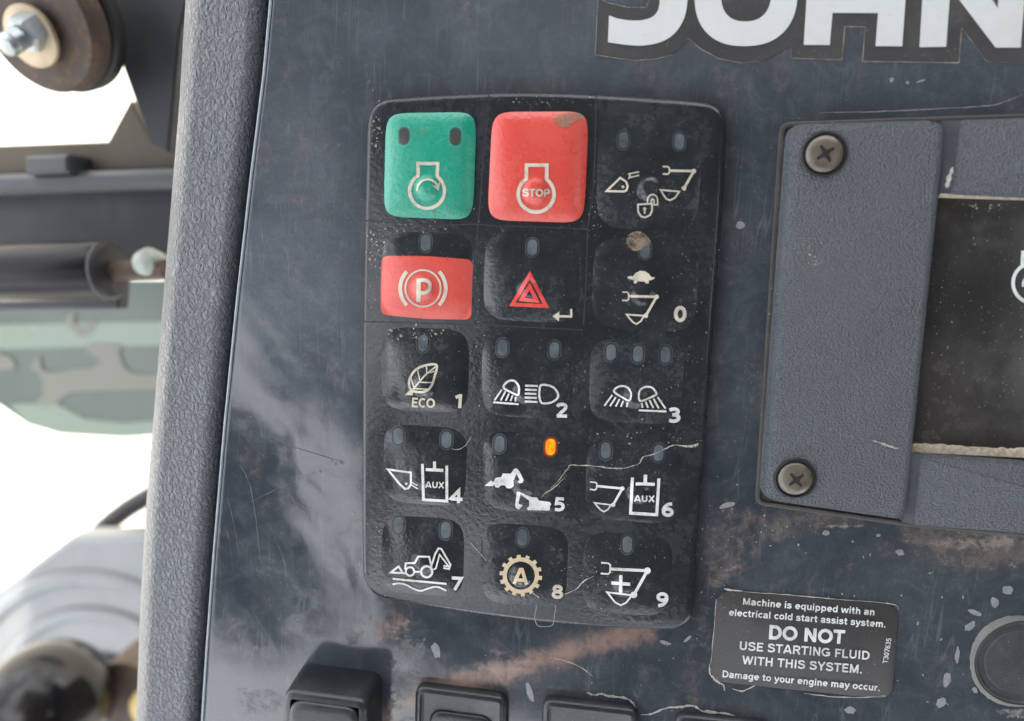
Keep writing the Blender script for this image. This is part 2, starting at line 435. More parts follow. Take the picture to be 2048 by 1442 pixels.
# ------------------------------------------------------------------ keypad
Z3 = lambda x, y: (710 + x / 2.942, 170 + y / 2.943)
Z4 = lambda x, y: (1160 + x / 2.828, 170 + y / 2.828)
Z5 = lambda x, y: (710 + x / 3.434, 640 + y / 3.434)
Z6 = lambda x, y: (1100 + x / 3.434, 640 + y / 3.433)
Z7 = lambda x, y: (710 + x / 3.417, 1020 + y / 3.417)
Z8 = lambda x, y: (1100 + x / 3.416, 1020 + y / 3.417)
ZI = lambda x, y: (x, y)
HT = .0030
keypad = empty('keypad', (0, 0, 0), 'black rubber keypad with green, red and black buttons, white symbols and numerals', 'keypad')
OUT = [(732, 300), (735, 242), (745, 214), (768, 200), (800, 196), (930, 188), (1060, 185), (1200, 190), (1310, 197), (1400, 204), (1430, 212), (1447, 232), (1451, 262),
       (1446, 400), (1430, 620), (1408, 900), (1394, 1070), (1386, 1215), (1378, 1243), (1356, 1257), (1330, 1261), (1210, 1256), (1090, 1246), (950, 1229), (850, 1213), (775, 1200), (747, 1189), (731, 1166), (725, 1120), (724, 900), (726, 600)]
op = [tuple(PT(x, y, HT)[:2]) for x, y in catmull(OUT, True, 4)]
mb = MB(); mb.slab(op, [(.0004, -.0002), (.0003, .0016), (.0001, .0023), (-.0004, .0028), (-.0010, .0030)])
housing = mb.build('housing', M['housing'], keypad, angle=50)

KEYS = [ # name of glyph set, corners TL TR BR BL, nub, amplitude mm, material, kind
 ('start', [(771, 226), (953, 223), (945, 440), (766, 433)], (855, 374), 1.5, 'green'),
 ('stop', [(984, 223), (1178, 222), (1168, 446), (974, 440)], (1071, 381), 1.5, 'red'),
 ('unlock', [(1197, 225), (1408, 228), (1397, 464), (1190, 457)], (1300, 378), .75, 'key'),
 ('park', [(764, 462), (949, 466), (943, 641), (760, 635)], (846, 576), 1.3, 'key'),
 ('hazard', [(970, 460), (1166, 464), (1158, 648), (964, 640)], (1060, 580), .9, 'key'),
 ('0', [(1188, 472), (1402, 474), (1391, 668), (1181, 655)], (1286, 589), .65, 'key'),
 ('1', [(762, 653), (940, 659), (935, 829), (762, 820)], (847, 772), 1.0, 'key'),
 ('2', [(963, 664), (1150, 672), (1144, 841), (962, 832)], (1050, 784), .6, 'key'),
 ('3', [(1180, 674), (1372, 684), (1362, 852), (1176, 843)], (1271, 794), .6, 'key'),
 ('4', [(765, 846), (937, 857), (930, 1016), (767, 1004)], (838, 957), .55, 'key'),
 ('5', [(963, 860), (1147, 870), (1138, 1030), (966, 1020)], (1047, 972), .55, 'key'),
 ('6', [(1174, 872), (1370, 890), (1355, 1052), (1168, 1037)], (1277, 985), .5, 'key'),
 ('7', [(763, 1029), (930, 1038), (927, 1198), (760, 1185)], (845, 1130), .5, 'key'),
 ('8', [(960, 1043), (1140, 1055), (1132, 1220), (962, 1207)], (1042, 1152), .55, 'key'),
 ('9', [(1168, 1060), (1350, 1074), (1338, 1236), (1162, 1224)], (1250, 1172), .5, 'key')]
class Key:
    def __init__(s, name, c, nub, A, mat):
        s.name, s.A, s.mat = name, A * MM, mat
        h = HT + s.A * .4
        s.c = [PT(x, y, h) for x, y in c]       # TL TR BR BL
        s.p = 7 if mat != 'key' else 4.5
        s.nr = .00235 if mat != 'key' else .00225
        s.nh = .00075 if A > .7 else .00050
        s.nub = PT(nub[0], nub[1], HT + s.A + s.nh * .5)
    def bil(s, u, v):
        a, b, c, d = s.c; u = (u + 1) / 2; v = (v + 1) / 2
        return (a.x * (1 - u) * (1 - v) + b.x * u * (1 - v) + c.x * u * v + d.x * (1 - u) * v,
                a.y * (1 - u) * (1 - v) + b.y * u * (1 - v) + c.y * u * v + d.y * (1 - u) * v)
    def inv(s, x, y):
        u = v = 0.
        for _ in range(4):
            f = s.bil(u, v); e = 1e-3
            fu = s.bil(u + e, v); fv = s.bil(u, v + e)
            a, b, c, d = (fu[0] - f[0]) / e, (fv[0] - f[0]) / e, (fu[1] - f[1]) / e, (fv[1] - f[1]) / e
            rx, ry = x - f[0], y - f[1]; D = a * d - b * c
            u += (d * rx - b * ry) / D; v += (a * ry - c * rx) / D
        return u, v
    def prof(s, r):
        step = .0003 if s.mat != 'key' else 0.
        q = 4 if s.mat != 'key' else 3.2
        return HT - .00002 + step + s.A * (1 - min(1, r) ** q)
    def nubh(s, d):
        t = min(1, max(0, (1.22 - d) / .8)); return s.nh * (t * t * (3 - 2 * t) * .85 + .15 * max(0, 1 - d * d))
    def H(s, x, y):
        u, v = s.inv(x, y)
        r = (abs(u) ** s.p + abs(v) ** s.p) ** (1 / s.p)
        h = s.prof(r) if r <= 1 else HT
        d = math.hypot(x - s.nub.x, y - s.nub.y) / s.nr
        h += s.nubh(d)
        return max(h, HT)
    def W(s, px, py, eps=.00006):
        h = HT + s.A
        for _ in range(4):
            p = PT(px, py, h); h = s.H(p.x, p.y) + eps
        return PT(px, py, h)
    def mesh(s, n=76):
        mb = MB(); ids = []
        for j in range(n + 1):
            row = []
            for i in range(n + 1):
                u = math.sin((i / n - .5) * math.pi * .94) / math.sin(math.pi * .47); v = math.sin((j / n - .5) * math.pi * .94) / math.sin(math.pi * .47)
                m_ = max(abs(u), abs(v)); r = (abs(u) ** s.p + abs(v) ** s.p) ** (1 / s.p)
                k = m_ / r if r > 1e-9 else 1
                x, y = s.bil(u * k, v * k)
                d = math.hypot(x - s.nub.x, y - s.nub.y) / s.nr
                z = s.prof(m_)
                z += s.nubh(d)
                row.append(mb.vert((x, y, z)))
            ids.append(row)
        for a, b in zip(ids, ids[1:]):
            for i in range(n): mb.face((a[i], b[i], b[i + 1], a[i + 1]))
        per = ids[0][:-1] + [r[-1] for r in ids[:-1]] + ids[-1][:0:-1] + [r[0] for r in ids[:0:-1]]
        low = [mb.vert((mb.v[i][0], mb.v[i][1], HT - .0004)) for i in per]
        for i in range(len(per)):
            j = (i + 1) % len(per); mb.face((per[i], per[j], low[j], low[i]))
        return mb

# --- flat drawing in photo pixels, laid on a surface
class Draw:
    """collects flat shapes; every vertex is laid on surf(px,py,eps)"""
    def __init__(s, surf, z=ZI, e0=.00005, de=.000006):
        s.mb = MB(); s.surf = surf; s.z = z; s.e = e0; s.de = de
    def _v(s, x, y):
        return s.mb.vert(s.surf(x, y, s.e))
    def bump(s): s.e += s.de
    def stroke(s, pts, w, closed=False, smooth=False, seg=5):
        z = s.z; P = [z(*p) for p in pts]
        k = z(100, 0)[0] - z(0, 0)[0]; w = w * k / 100
        if smooth: P = catmull(P, closed, 5)
        n = len(P)
        Q = []
        for i in range(n if closed else n - 1):
            a, b = P[i], P[(i + 1) % n]; L = math.hypot(b[0] - a[0], b[1] - a[1]); m_ = max(1, int(L / seg))
            if L < 1e-6: continue
            for j in range(m_): Q.append((a[0] + (b[0] - a[0]) * j / m_, a[1] + (b[1] - a[1]) * j / m_))
        if not closed: Q.append(P[-1])
        n = len(Q); Ls = []
        for i in range(n):
            a = Q[i - 1] if (closed or i > 0) else Q[i]; b = Q[i]; c = Q[(i + 1) % n] if (closed or i < n - 1) else Q[i]
            e1 = Vector((b[0] - a[0], b[1] - a[1])); e2 = Vector((c[0] - b[0], c[1] - b[1]))
            if e1.length < 1e-9: e1 = e2
            if e2.length < 1e-9: e2 = e1
            n1 = Vector((-e1.y, e1.x)).normalized(); n2 = Vector((-e2.y, e2.x)).normalized()
            m_ = n1 + n2; m_ = n1 if m_.length < 1e-5 else m_ / max(.3, m_.length_squared / 2)
            Ls.append((s._v(b[0] + m_.x * w / 2, b[1] + m_.y * w / 2), s._v(b[0] - m_.x * w / 2, b[1] - m_.y * w / 2)))
        for i in range(n if closed else n - 1):
            a, b = Ls[i], Ls[(i + 1) % n]; s.mb.face((a[0], b[0], b[1], a[1]))
        s.bump(); return s
    def arc(s, c, r, a0, a1, w, ry=None, n=24):
        closed = abs(a1 - a0) >= 360
        pts = [(c[0] + r * math.cos(R(a0 + (a1 - a0) * i / n)), c[1] + (ry or r) * math.sin(R(a0 + (a1 - a0) * i / n))) for i in range(n if closed else n + 1)]
        return s.stroke(pts, w, closed, seg=50)
    def bm(s, bm, grid):
        """bmesh in pixel space -> cut by a grid so that it can follow the surface -> lay down"""
        if grid:
            xs = [v.co.x for v in bm.verts]; ys = [v.co.y for v in bm.verts]
            for lo_, hi_, no in ((min(xs), max(xs), Vector((1, 0, 0))), (min(ys), max(ys), Vector((0, 1, 0)))):
                k = math.floor(lo_ / grid) + 1
                while k * grid < hi_:
                    bmesh.ops.bisect_plane(bm, geom=bm.verts[:] + bm.edges[:] + bm.faces[:], plane_co=no * (k * grid), plane_no=no, dist=1e-4)
                    k += 1
        bm.verts.index_update(); base = len(s.mb.v)
        for v in bm.verts: s._v(v.co.x, v.co.y)
        for f in bm.faces: s.mb.face([v.index + base for v in f.verts])
        bm.free(); s.bump(); return s
    def fill(s, pts, smooth=False, grid=6):
        P = [s.z(*p) for p in pts]
        if smooth: P = catmull(P, True, 4)
        bm = bmesh.new(); bm.faces.new([bm.verts.new((x, y, 0)) for x, y in P]).normal_update()
        bmesh.ops.triangulate(bm, faces=bm.faces[:])
        return s.bm(bm, grid)
    def disc(s, c, r, n=18):
        return s.fill([(c[0] + r * math.cos(2 * math.pi * i / n), c[1] + r * math.sin(2 * math.pi * i / n)) for i in range(n)])
    def text(s, txt, p0, p1, cap, bold=.18, seg=5, shear=0.):
        """baseline from p0 to p1 (zoom coords), capital height cap"""
        P0, P1 = Vector(s.z(*p0)), Vector(s.z(*p1)); k = (s.z(100, 0)[0] - s.z(0, 0)[0]) / 100; cap = cap * k
        W = sum(FONT[c][0] for c in txt) - .08
        ux = (P1 - P0) / W; uy = Vector((ux.y, -ux.x)).normalized() * cap
        zz = s.z; s.z = ZI; x = -.04
        for c in txt:
            adv, strokes = FONT[c]
            for st in strokes:
                closed = st[0] == 'o'; pts = st[1:] if closed else st
                s.stroke([tuple(P0 + ux * (x + a) + uy * b + ux * (b * shear)) for a, b in pts], bold * cap, closed, seg=seg)
            x += adv
        s.z = zz; return s
    def build(s, name, mat, parent):
        o = s.mb.build(name, mat, parent, smooth=False)
        return o
def earc(cx, cy, rx, ry, a0, a1, n=10):
    return [(cx + rx * math.cos(R(a0 + (a1 - a0) * i / n)), cy + ry * math.sin(R(a0 + (a1 - a0) * i / n))) for i in range(n + 1)]
def ring(cx, cy, rx, ry, n=18): return ['o'] + earc(cx, cy, rx, ry, 0, 360 * (n - 1) / n, n - 1)
sm = lambda *p: catmull(list(p), False, 3)
Scap = sm((.61, .73), (.53, .87), (.36, .915), (.19, .87), (.13, .73), (.20, .60), (.38, .53), (.56, .45), (.63, .30), (.56, .14), (.37, .085), (.18, .13), (.10, .28))
FONT = {' ': (.32, []), '.': (.30, [[(.15, 0), (.15, .19)]]),
 'A': (.80, [[(.09, 0), (.37, .98)], [(.43, .98), (.71, 0)], [(.2, .27), (.6, .27)], [(.33, .92), (.47, .92)]]), 'C': (.76, [earc(.42, .5, .31, .41, 48, 312, 16)]),
 'D': (.80, [['o', (.16, .09), (.16, .91), (.36, .91)] + earc(.38, .5, .30, .41, 80, -80) + [(.36, .09)]]), 'E': (.68, [[(.62, .91), (.16, .91), (.16, .09), (.64, .09)], [(.16, .51), (.58, .51)]]),
 'F': (.63, [[(.60, .91), (.16, .91), (.16, 0)], [(.16, .50), (.54, .50)]]), 'G': (.84, [earc(.43, .5, .33, .41, 42, 300, 16) + [(.72, .2), (.72, .45), (.44, .45)]]),
 'H': (.80, [[(.16, 0), (.16, 1)], [(.64, 0), (.64, 1)], [(.16, .52), (.64, .52)]]), 'I': (.32, [[(.16, 0), (.16, 1)]]), 'L': (.64, [[(.16, 1), (.16, .09), (.61, .09)]]),
 'M': (.94, [[(.16, 0), (.16, 1)], [(.78, 0), (.78, 1)], [(.18, .95), (.47, .06)], [(.76, .95), (.47, .06)]]), 'N': (.80, [[(.16, 0), (.16, 1)], [(.64, 0), (.64, 1)], [(.17, .93), (.63, .07)]]),
 'O': (.86, [ring(.43, .5, .33, .41)]), 'P': (.72, [[(.16, 0), (.16, .91), (.40, .91)] + earc(.42, .68, .20, .23, 80, -80) + [(.40, .45), (.16, .45)]]),
 'R': (.78, [[(.16, 0), (.16, .91), (.42, .91)] + earc(.44, .70, .20, .21, 80, -80) + [(.42, .49), (.16, .49)], [(.44, .48), (.68, 0)]]), 'S': (.73, [Scap]),
 'T': (.68, [[(.02, .91), (.66, .91)], [(.34, .9), (.34, 0)]]), 'U': (.80, [[(.16, 1), (.16, .35)] + earc(.40, .33, .24, .24, 180, 360) + [(.64, .35), (.64, 1)]]),
 'W': (1.02, [[(.08, 1), (.29, .02)], [(.29, .02), (.5, .96)], [(.5, .96), (.71, .02)], [(.71, .02), (.93, 1)]]), 'X': (.76, [[(.09, 0), (.66, 1)], [(.66, 0), (.10, 1)]]), 'Y': (.74, [[(.07, 1), (.37, .46), (.67, 1)], [(.37, .5), (.37, 0)]]),
 '0': (.62, [ring(.31, .5, .20, .41)]), '1': (.52, [[(.06, .74), (.33, .90)], [(.33, 1), (.33, 0)]]), '2': (.62, [sm((.08, .74), (.16, .87), (.31, .905), (.46, .84), (.49, .70), (.42, .52), (.27, .33), (.13, .10)), [(.06, .09), (.56, .09)]]),
 '3': (.62, [sm((.09, .83), (.22, .905), (.36, .90), (.47, .80), (.45, .63), (.34, .54), (.22, .52)), sm((.22, .52), (.38, .50), (.50, .39), (.50, .24), (.40, .12), (.25, .08), (.08, .14))]),
 '4': (.62, [[(.42, 0), (.42, .97), (.08, .34), (.60, .30)], [(.06, .29), (.60, .29)]]), '5': (.62, [[(.52, .91), (.17, .91), (.14, .54)] + sm((.14, .54), (.30, .57), (.44, .50), (.50, .33), (.42, .15), (.27, .08), (.08, .12))]),
 '6': (.62, [ring(.32, .31, .19, .225), sm((.50, .90), (.34, .86), (.20, .70), (.13, .50), (.13, .33))]), '7': (.60, [[(.06, .91), (.53, .91), (.22, 0)]]),
 '8': (.62, [ring(.31, .72, .165, .19), ring(.31, .29, .20, .205)]), '9': (.62, [ring(.30, .69, .19, .225), sm((.12, .10), (.28, .13), (.42, .30), (.49, .50), (.49, .67))]),
 'a': (.62, [sm((.10, .52), (.18, .63), (.32, .655), (.45, .60), (.48, .48)) + [(.48, 0)], sm((.48, .41), (.25, .36), (.12, .27), (.12, .15), (.24, .08), (.38, .13), (.48, .26))]), 'c': (.58, [earc(.34, .37, .23, .28, 50, 310, 12)]),
 'd': (.66, [ring(.31, .37, .20, .28), [(.52, 0), (.52, 1)]]), 'e': (.64, [[(.12, .38), (.53, .38)] + earc(.33, .37, .22, .28, 5, 315, 14)]), 'g': (.66, [ring(.31, .37, .20, .28), [(.52, .74), (.52, -.02)] + sm((.52, -.02), (.47, -.16), (.32, -.21), (.13, -.15))]),
 'h': (.64, [[(.15, 0), (.15, 1)], sm((.15, .45), (.22, .60), (.35, .655), (.47, .58), (.50, .44)) + [(.50, 0)]]), 'i': (.30, [[(.15, 0), (.15, .74)], [(.15, .86), (.15, 1.02)]]), 'l': (.30, [[(.15, 0), (.15, 1)]]),
 'm': (.96, [[(.15, 0), (.15, .74)], sm((.15, .45), (.22, .60), (.33, .65), (.44, .59), (.48, .44)) + [(.48, 0)], sm((.48, .45), (.55, .60), (.66, .65), (.77, .59), (.81, .44)) + [(.81, 0)]]), 'n': (.64, [[(.15, 0), (.15, .74)], sm((.15, .45), (.22, .60), (.35, .655), (.47, .58), (.50, .44)) + [(.50, 0)]]),
 'o': (.64, [ring(.32, .37, .22, .28)]), 'p': (.66, [ring(.35, .37, .20, .28), [(.15, -.24), (.15, .74)]]), 'q': (.66, [ring(.31, .37, .20, .28), [(.52, -.24), (.52, .74)]]), 'r': (.44, [[(.15, 0), (.15, .74)], sm((.15, .42), (.22, .58), (.40, .645))]),
 's': (.58, [sm((.47, .52), (.40, .62), (.27, .655), (.14, .60), (.12, .49), (.25, .40), (.38, .35), (.47, .25), (.43, .13), (.28, .08), (.14, .11), (.08, .21))]), 't': (.42, [[(.19, .93), (.19, .20), (.24, .10), (.38, .085)], [(.02, .65), (.38, .65)]]),
 'u': (.64, [[(.50, 0), (.50, .74)], [(.14, .74)] + sm((.14, .30), (.17, .15), (.29, .085), (.42, .14), (.50, .29))]), 'w': (.86, [[(.05, .74), (.22, .02)], [(.22, .02), (.42, .70)], [(.42, .70), (.62, .02)], [(.62, .02), (.79, .74)]]),
 'y': (.60, [[(.06, .74), (.31, .04)], [(.54, .74), (.30, .02), (.24, -.15), (.08, -.19)]])}

LEDS = {'start': [(808, 272), (911, 273)], 'unlock': [(1247, 280), (1359, 283)], 'park': [(851, 486)], 'hazard': [(1064.5, 495)], '0': [(1290, 500)],
        '1': [(846, 686)], '2': [(1005, 695), (1108.5, 700)], '3': [(1222, 705), (1276, 708), (1331, 709)], '4': [(796.5, 872), (893, 879.5)],
        '5': [(999, 888), (1101, 894)], '6': [(1211.5, 901), (1317, 905.5)], '7': [(797, 1050), (891.5, 1060)], '8': [(1044.5, 1075)], '9': [(1254.6, 1089)]}
def capsule(cx, cy, w_, h_, n=8):
    r = w_ / 2; out = []
    for i in range(n + 1): a = math.pi + math.pi * i / n; out.append((cx + r * math.cos(a), cy - (h_ / 2 - r) + r * math.sin(a)))
    for i in range(n + 1): a = math.pi * i / n; out.append((cx + r * math.cos(a), cy + (h_ / 2 - r) + r * math.sin(a)))
    return out
def skew(pts, cx, cy, k=-.03): return [(x + (y - cy) * k, y) for x, y in pts]

def boom(D, fork, arm, elbow, wrist, bucket, w=14, fw=8, r=13):
    D.stroke(fork, fw); D.stroke([arm, elbow], w); D.stroke([elbow, wrist], w); D.disc(elbow, r); D.disc(wrist, r); D.stroke(bucket, fw + 1, True)
def art(key, D):
    n = key.name
    if n == 'start':
        D.z = Z3; c = (424, 623)
        ring = [(371, 462), (372, 535)] + [(c[0] + 103 * math.cos(R(a)), c[1] + 103 * math.sin(R(a))) for a in range(238, -57, -12)] + [(484, 535), (487, 462)]
        D.stroke(ring, 20, True); D.arc((428, 618), 62, 176, 335, 12)
        D.fill([(452, 588), (478, 597), (500, 566), (494, 625)])
    elif n == 'stop':
        D.z = Z3; c = (1066, 642)
        ring = [(1009, 471), (1009, 552)] + [(c[0] + 106 * math.cos(R(a)), c[1] + 106 * math.sin(R(a))) for a in range(236, -55, -12)] + [(1127, 552), (1130, 472)]
        D.stroke(ring, 21, True); D.text('STOP', (986, 655), (1146, 657), 44, .23)
    elif n == 'unlock':
        D.z = Z4
        D.stroke([(150, 600), (228, 525), (260, 546), (270, 572), (262, 597), (248, 602)], 11, True); D.disc((243, 576), 8)
        D.stroke([(334, 491), (276, 503), (283, 512), (276, 528), (286, 522), (334, 511)], 7)
        D.stroke([(328, 676), (407, 671), (407, 712), (395, 737), (368, 749), (345, 743), (328, 715)], 10, True); D.disc((366, 700), 9); D.stroke([(366, 700), (366, 728)], 9)
        D.stroke([(381, 670), (382, 640), (395, 624), (413, 618), (431, 628), (439, 645), (439, 677), (419, 679), (419, 652), (411, 645), (403, 652), (403, 668)], 7)
        boom(D, [(468, 461), (496, 462), (505, 470), (505, 496), (497, 504), (468, 503)], (505, 484), (644, 487), (588, 584), [(455, 593), (562, 603), (537, 638), (510, 652), (488, 644), (470, 618)])
    elif n == 'park':
        D.z = Z3; c = (400, 1197)
        D.arc(c, 104, 0, 360, 10, ry=108, n=40); D.arc(c, 134, 135, 225, 22, ry=140); D.arc(c, 134, -45, 45, 22, ry=140)
        D.e += .00002
        D.stroke([(375, 1140), (373, 1277)], 25); D.stroke([(375, 1150), (410, 1149), (436, 1162), (440, 1190), (430, 1214), (405, 1224), (376, 1222)], 22, smooth=True)
    elif n == 'hazard':
        D.z = Z3
        D.stroke([(1029, 1118), (1124, 1301), (926, 1291)], 23, True); D.stroke([(1027, 1186), (1070, 1270), (980, 1262)], 22, True)
    elif n == '0':
        D.z = Z4
        D.fill([(267, 1087), (282, 1080), (300, 1082), (315, 1063), (340, 1051), (365, 1053), (388, 1066), (402, 1085), (425, 1090), (408, 1102), (390, 1105), (388, 1122), (372, 1122), (366, 1112), (325, 1110), (319, 1122), (303, 1120), (307, 1106), (285, 1098), (270, 1095)])
        boom(D, [(240, 1171), (268, 1172), (275, 1180), (275, 1210), (266, 1219), (238, 1218)], (276, 1194), (433, 1198), (372, 1305), [(264, 1298), (362, 1305), (345, 1335), (320, 1352), (300, 1342), (280, 1320)])
    elif n == '1':
        D.z = Z5
        D.stroke([(562, 312), (500, 308), (430, 333), (388, 378), (371, 430), (380, 472), (405, 490), (460, 495), (505, 477), (530, 440), (547, 385)], 16, True, smooth=True)
        D.stroke([(372, 510), (403, 470), (480, 380), (562, 314)], 11); D.fill([(343, 515), (395, 518), (402, 485), (382, 474)])
        for a, b in (((384, 395), (405, 465)), ((430, 345), (446, 420)), ((490, 318), (493, 366)), ((405, 470), (500, 476)), ((441, 427), (530, 430)), ((492, 368), (545, 352))): D.stroke([a, b], 8)
        D.text('ECO', (388, 598), (546, 604), 65, .20)
    elif n == '2':
        D.z = Z5
        D.stroke([(1020, 465), (1040, 430), (1072, 415), (1102, 424), (1125, 460), (1124, 505), (1112, 514), (1075, 498)], 14, True, smooth=True)
        for a, b in (((1008, 478), (958, 552)), ((1034, 490), (1000, 553)), ((1058, 505), (1035, 555)), ((1082, 517), (1068, 557)), ((1104, 528), (1101, 560))): D.stroke([a, b], 11)
        D.stroke([(949, 565), (1124, 578)], 13)
        for a, b in (((1169, 451), (1256, 453)), ((1168, 478), (1250, 481)), ((1166, 505), (1246, 508)), ((1165, 532), (1248, 535)), ((1165, 559), (1253, 563))): D.stroke([a, b], 14)
        D.stroke([(1276, 449), (1322, 448), (1366, 466), (1393, 503), (1391, 535), (1360, 561), (1320, 572), (1280, 568), (1267, 530), (1267, 488)], 14, True, smooth=True)
    elif n == '3':
        D.z = Z6
        D.stroke([(440, 492), (460, 463), (498, 453), (535, 466), (556, 502), (552, 542), (538, 552), (495, 530)], 13, True, smooth=True)
        for a, b in (((428, 515), (373, 590)), ((452, 530), (412, 592)), ((478, 543), (451, 594)), ((503, 555), (487, 596)), ((533, 565), (527, 598))): D.stroke([a, b], 11)
        D.stroke([(611, 542), (613, 495), (632, 470), (665, 458), (703, 466), (730, 502), (722, 517), (675, 539), (627, 556)], 13, True, smooth=True)
        for a, b in (((740, 530), (793, 608)), ((711, 540), (747, 607)), ((684, 550), (710, 605)), ((657, 560), (673, 603)), ((630, 570), (636, 602))): D.stroke([a, b], 12)
        D.stroke([(611, 620), (799, 628)], 13)
    elif n == '4':
        D.z = Z5
        D.stroke([(225, 1026), (384, 1048), (384, 1130), (366, 1156), (343, 1160), (308, 1128)], 14, True); D.disc((352, 1124), 9)
        D.stroke([(388, 1132), (432, 1160)], 8); D.stroke([(392, 1116), (430, 1138)], 7)
        D.stroke([(463, 988), (470, 1234), (631, 1244), (630, 1000)], 19); D.stroke([(546, 972), (546, 1022)], 20); D.stroke([(486, 1027), (606, 1033)], 21)
        D.text('AUX', (483, 1151), (611, 1156), 42, .22)
    elif n == '5':
        D.z = Z5
        D.fill([(888, 1140), (935, 1102), (950, 1115), (965, 1085), (1005, 1078), (1015, 1054), (1068, 1056), (1078, 1045), (1093, 1022), (1112, 1020), (1130, 1040), (1159, 1100), (1150, 1118), (1130, 1122), (1116, 1110), (1131, 1099), (1109, 1056), (1097, 1085), (1088, 1105), (1090, 1140), (1070, 1157), (1042, 1155), (1028, 1135), (1002, 1135), (985, 1152), (965, 1148), (955, 1130), (945, 1141)], grid=8)
        D.fill([(1112, 1178), (1128, 1180), (1195, 1209), (1215, 1217), (1250, 1219), (1262, 1240), (1338, 1250), (1348, 1266), (1336, 1280), (1341, 1292), (1334, 1309), (1186, 1305), (1180, 1291), (1197, 1280), (1196, 1240), (1137, 1197), (1122, 1262), (1152, 1272), (1126, 1301), (1106, 1292), (1100, 1270)], grid=8)
    elif n == '6':
        D.z = Z6
        boom(D, [(275, 1112), (312, 1115), (322, 1123), (320, 1157), (310, 1167), (275, 1162)], (322, 1140), (497, 1157), (433, 1270), [(305, 1255), (420, 1270), (397, 1302), (370, 1316), (345, 1302)], 16, 9, 15)
        D.stroke([(566, 1082), (553, 1326), (733, 1337), (748, 1088)], 21); D.stroke([(656, 1062), (654, 1120)], 24); D.stroke([(589, 1125), (720, 1128)], 21)
        D.text('AUX', (578, 1247), (718, 1250), 44, .22)
    elif n == '7':
        D.z = Z7
        D.stroke([(243, 428), (298, 386), (326, 430)], 13, True); D.stroke([(326, 432), (344, 434)], 12)
        D.stroke([(342, 405), (347, 364), (408, 362), (433, 318), (507, 320), (524, 392)], 13)
        D.arc((376, 420), 29, 0, 360, 13); D.arc((490, 422), 38, 0, 360, 15); D.stroke([(405, 421), (452, 422)], 12)
        D.stroke([(524, 375), (548, 300), (570, 262), (590, 266), (653, 375), (642, 403), (604, 396)], 12); D.stroke([(536, 407), (552, 400), (578, 305), (640, 385), (604, 382)], 10)
        D.stroke([(257, 470), (626, 505)], 14); D.stroke([(257, 509), (300, 501), (350, 512), (400, 538), (450, 552), (500, 536), (560, 525), (626, 551)], 12, smooth=True)
    elif n == '8':
        D.z = Z7; c = (1133, 448)
        D.arc(c, 110, 0, 360, 28, n=48)
        for k in range(14):
            a = R(k * 360 / 14 + 7); D.stroke([(c[0] + 116 * math.cos(a), c[1] + 116 * math.sin(a)), (c[0] + 146 * math.cos(a), c[1] + 142 * math.sin(a))], 27)
        D.e += .00002; D.text('A', (1080, 505), (1180, 511), 110, .21)
    elif n == '9':
        D.z = Z8
        boom(D, [(349, 360), (398, 364), (412, 376), (410, 426), (398, 437), (346, 434)], (412, 403), (665, 415), (573, 580), [(390, 562), (560, 582), (522, 632), (485, 651), (445, 632)], 20, 11, 23)
        D.stroke([(484, 445), (482, 566)], 23); D.stroke([(419, 498), (548, 508)], 23)
NUM = {'0': (Z4, (531, 1338), (600, 1340), 88), '1': (Z5, (685, 603), (737, 606), 96), '2': (Z5, (1382, 667), (1458, 669), 98), '3': (Z6, (812, 702), (894, 704), 100), '4': (Z5, (654, 1255), (734, 1258), 90),
       '5': (Z5, (1368, 1310), (1439, 1313), 92), '6': (Z6, (764, 1347), (848, 1350), 96), '7': (Z7, (655, 546), (728, 549), 90), '8': (Z7, (1344, 604), (1422, 606), 92), '9': (Z8, (726, 662), (809, 664), 98)}
KLAB = {'start': 'green start button with engine symbol and two indicator slots', 'stop': 'red STOP button with engine symbol'}
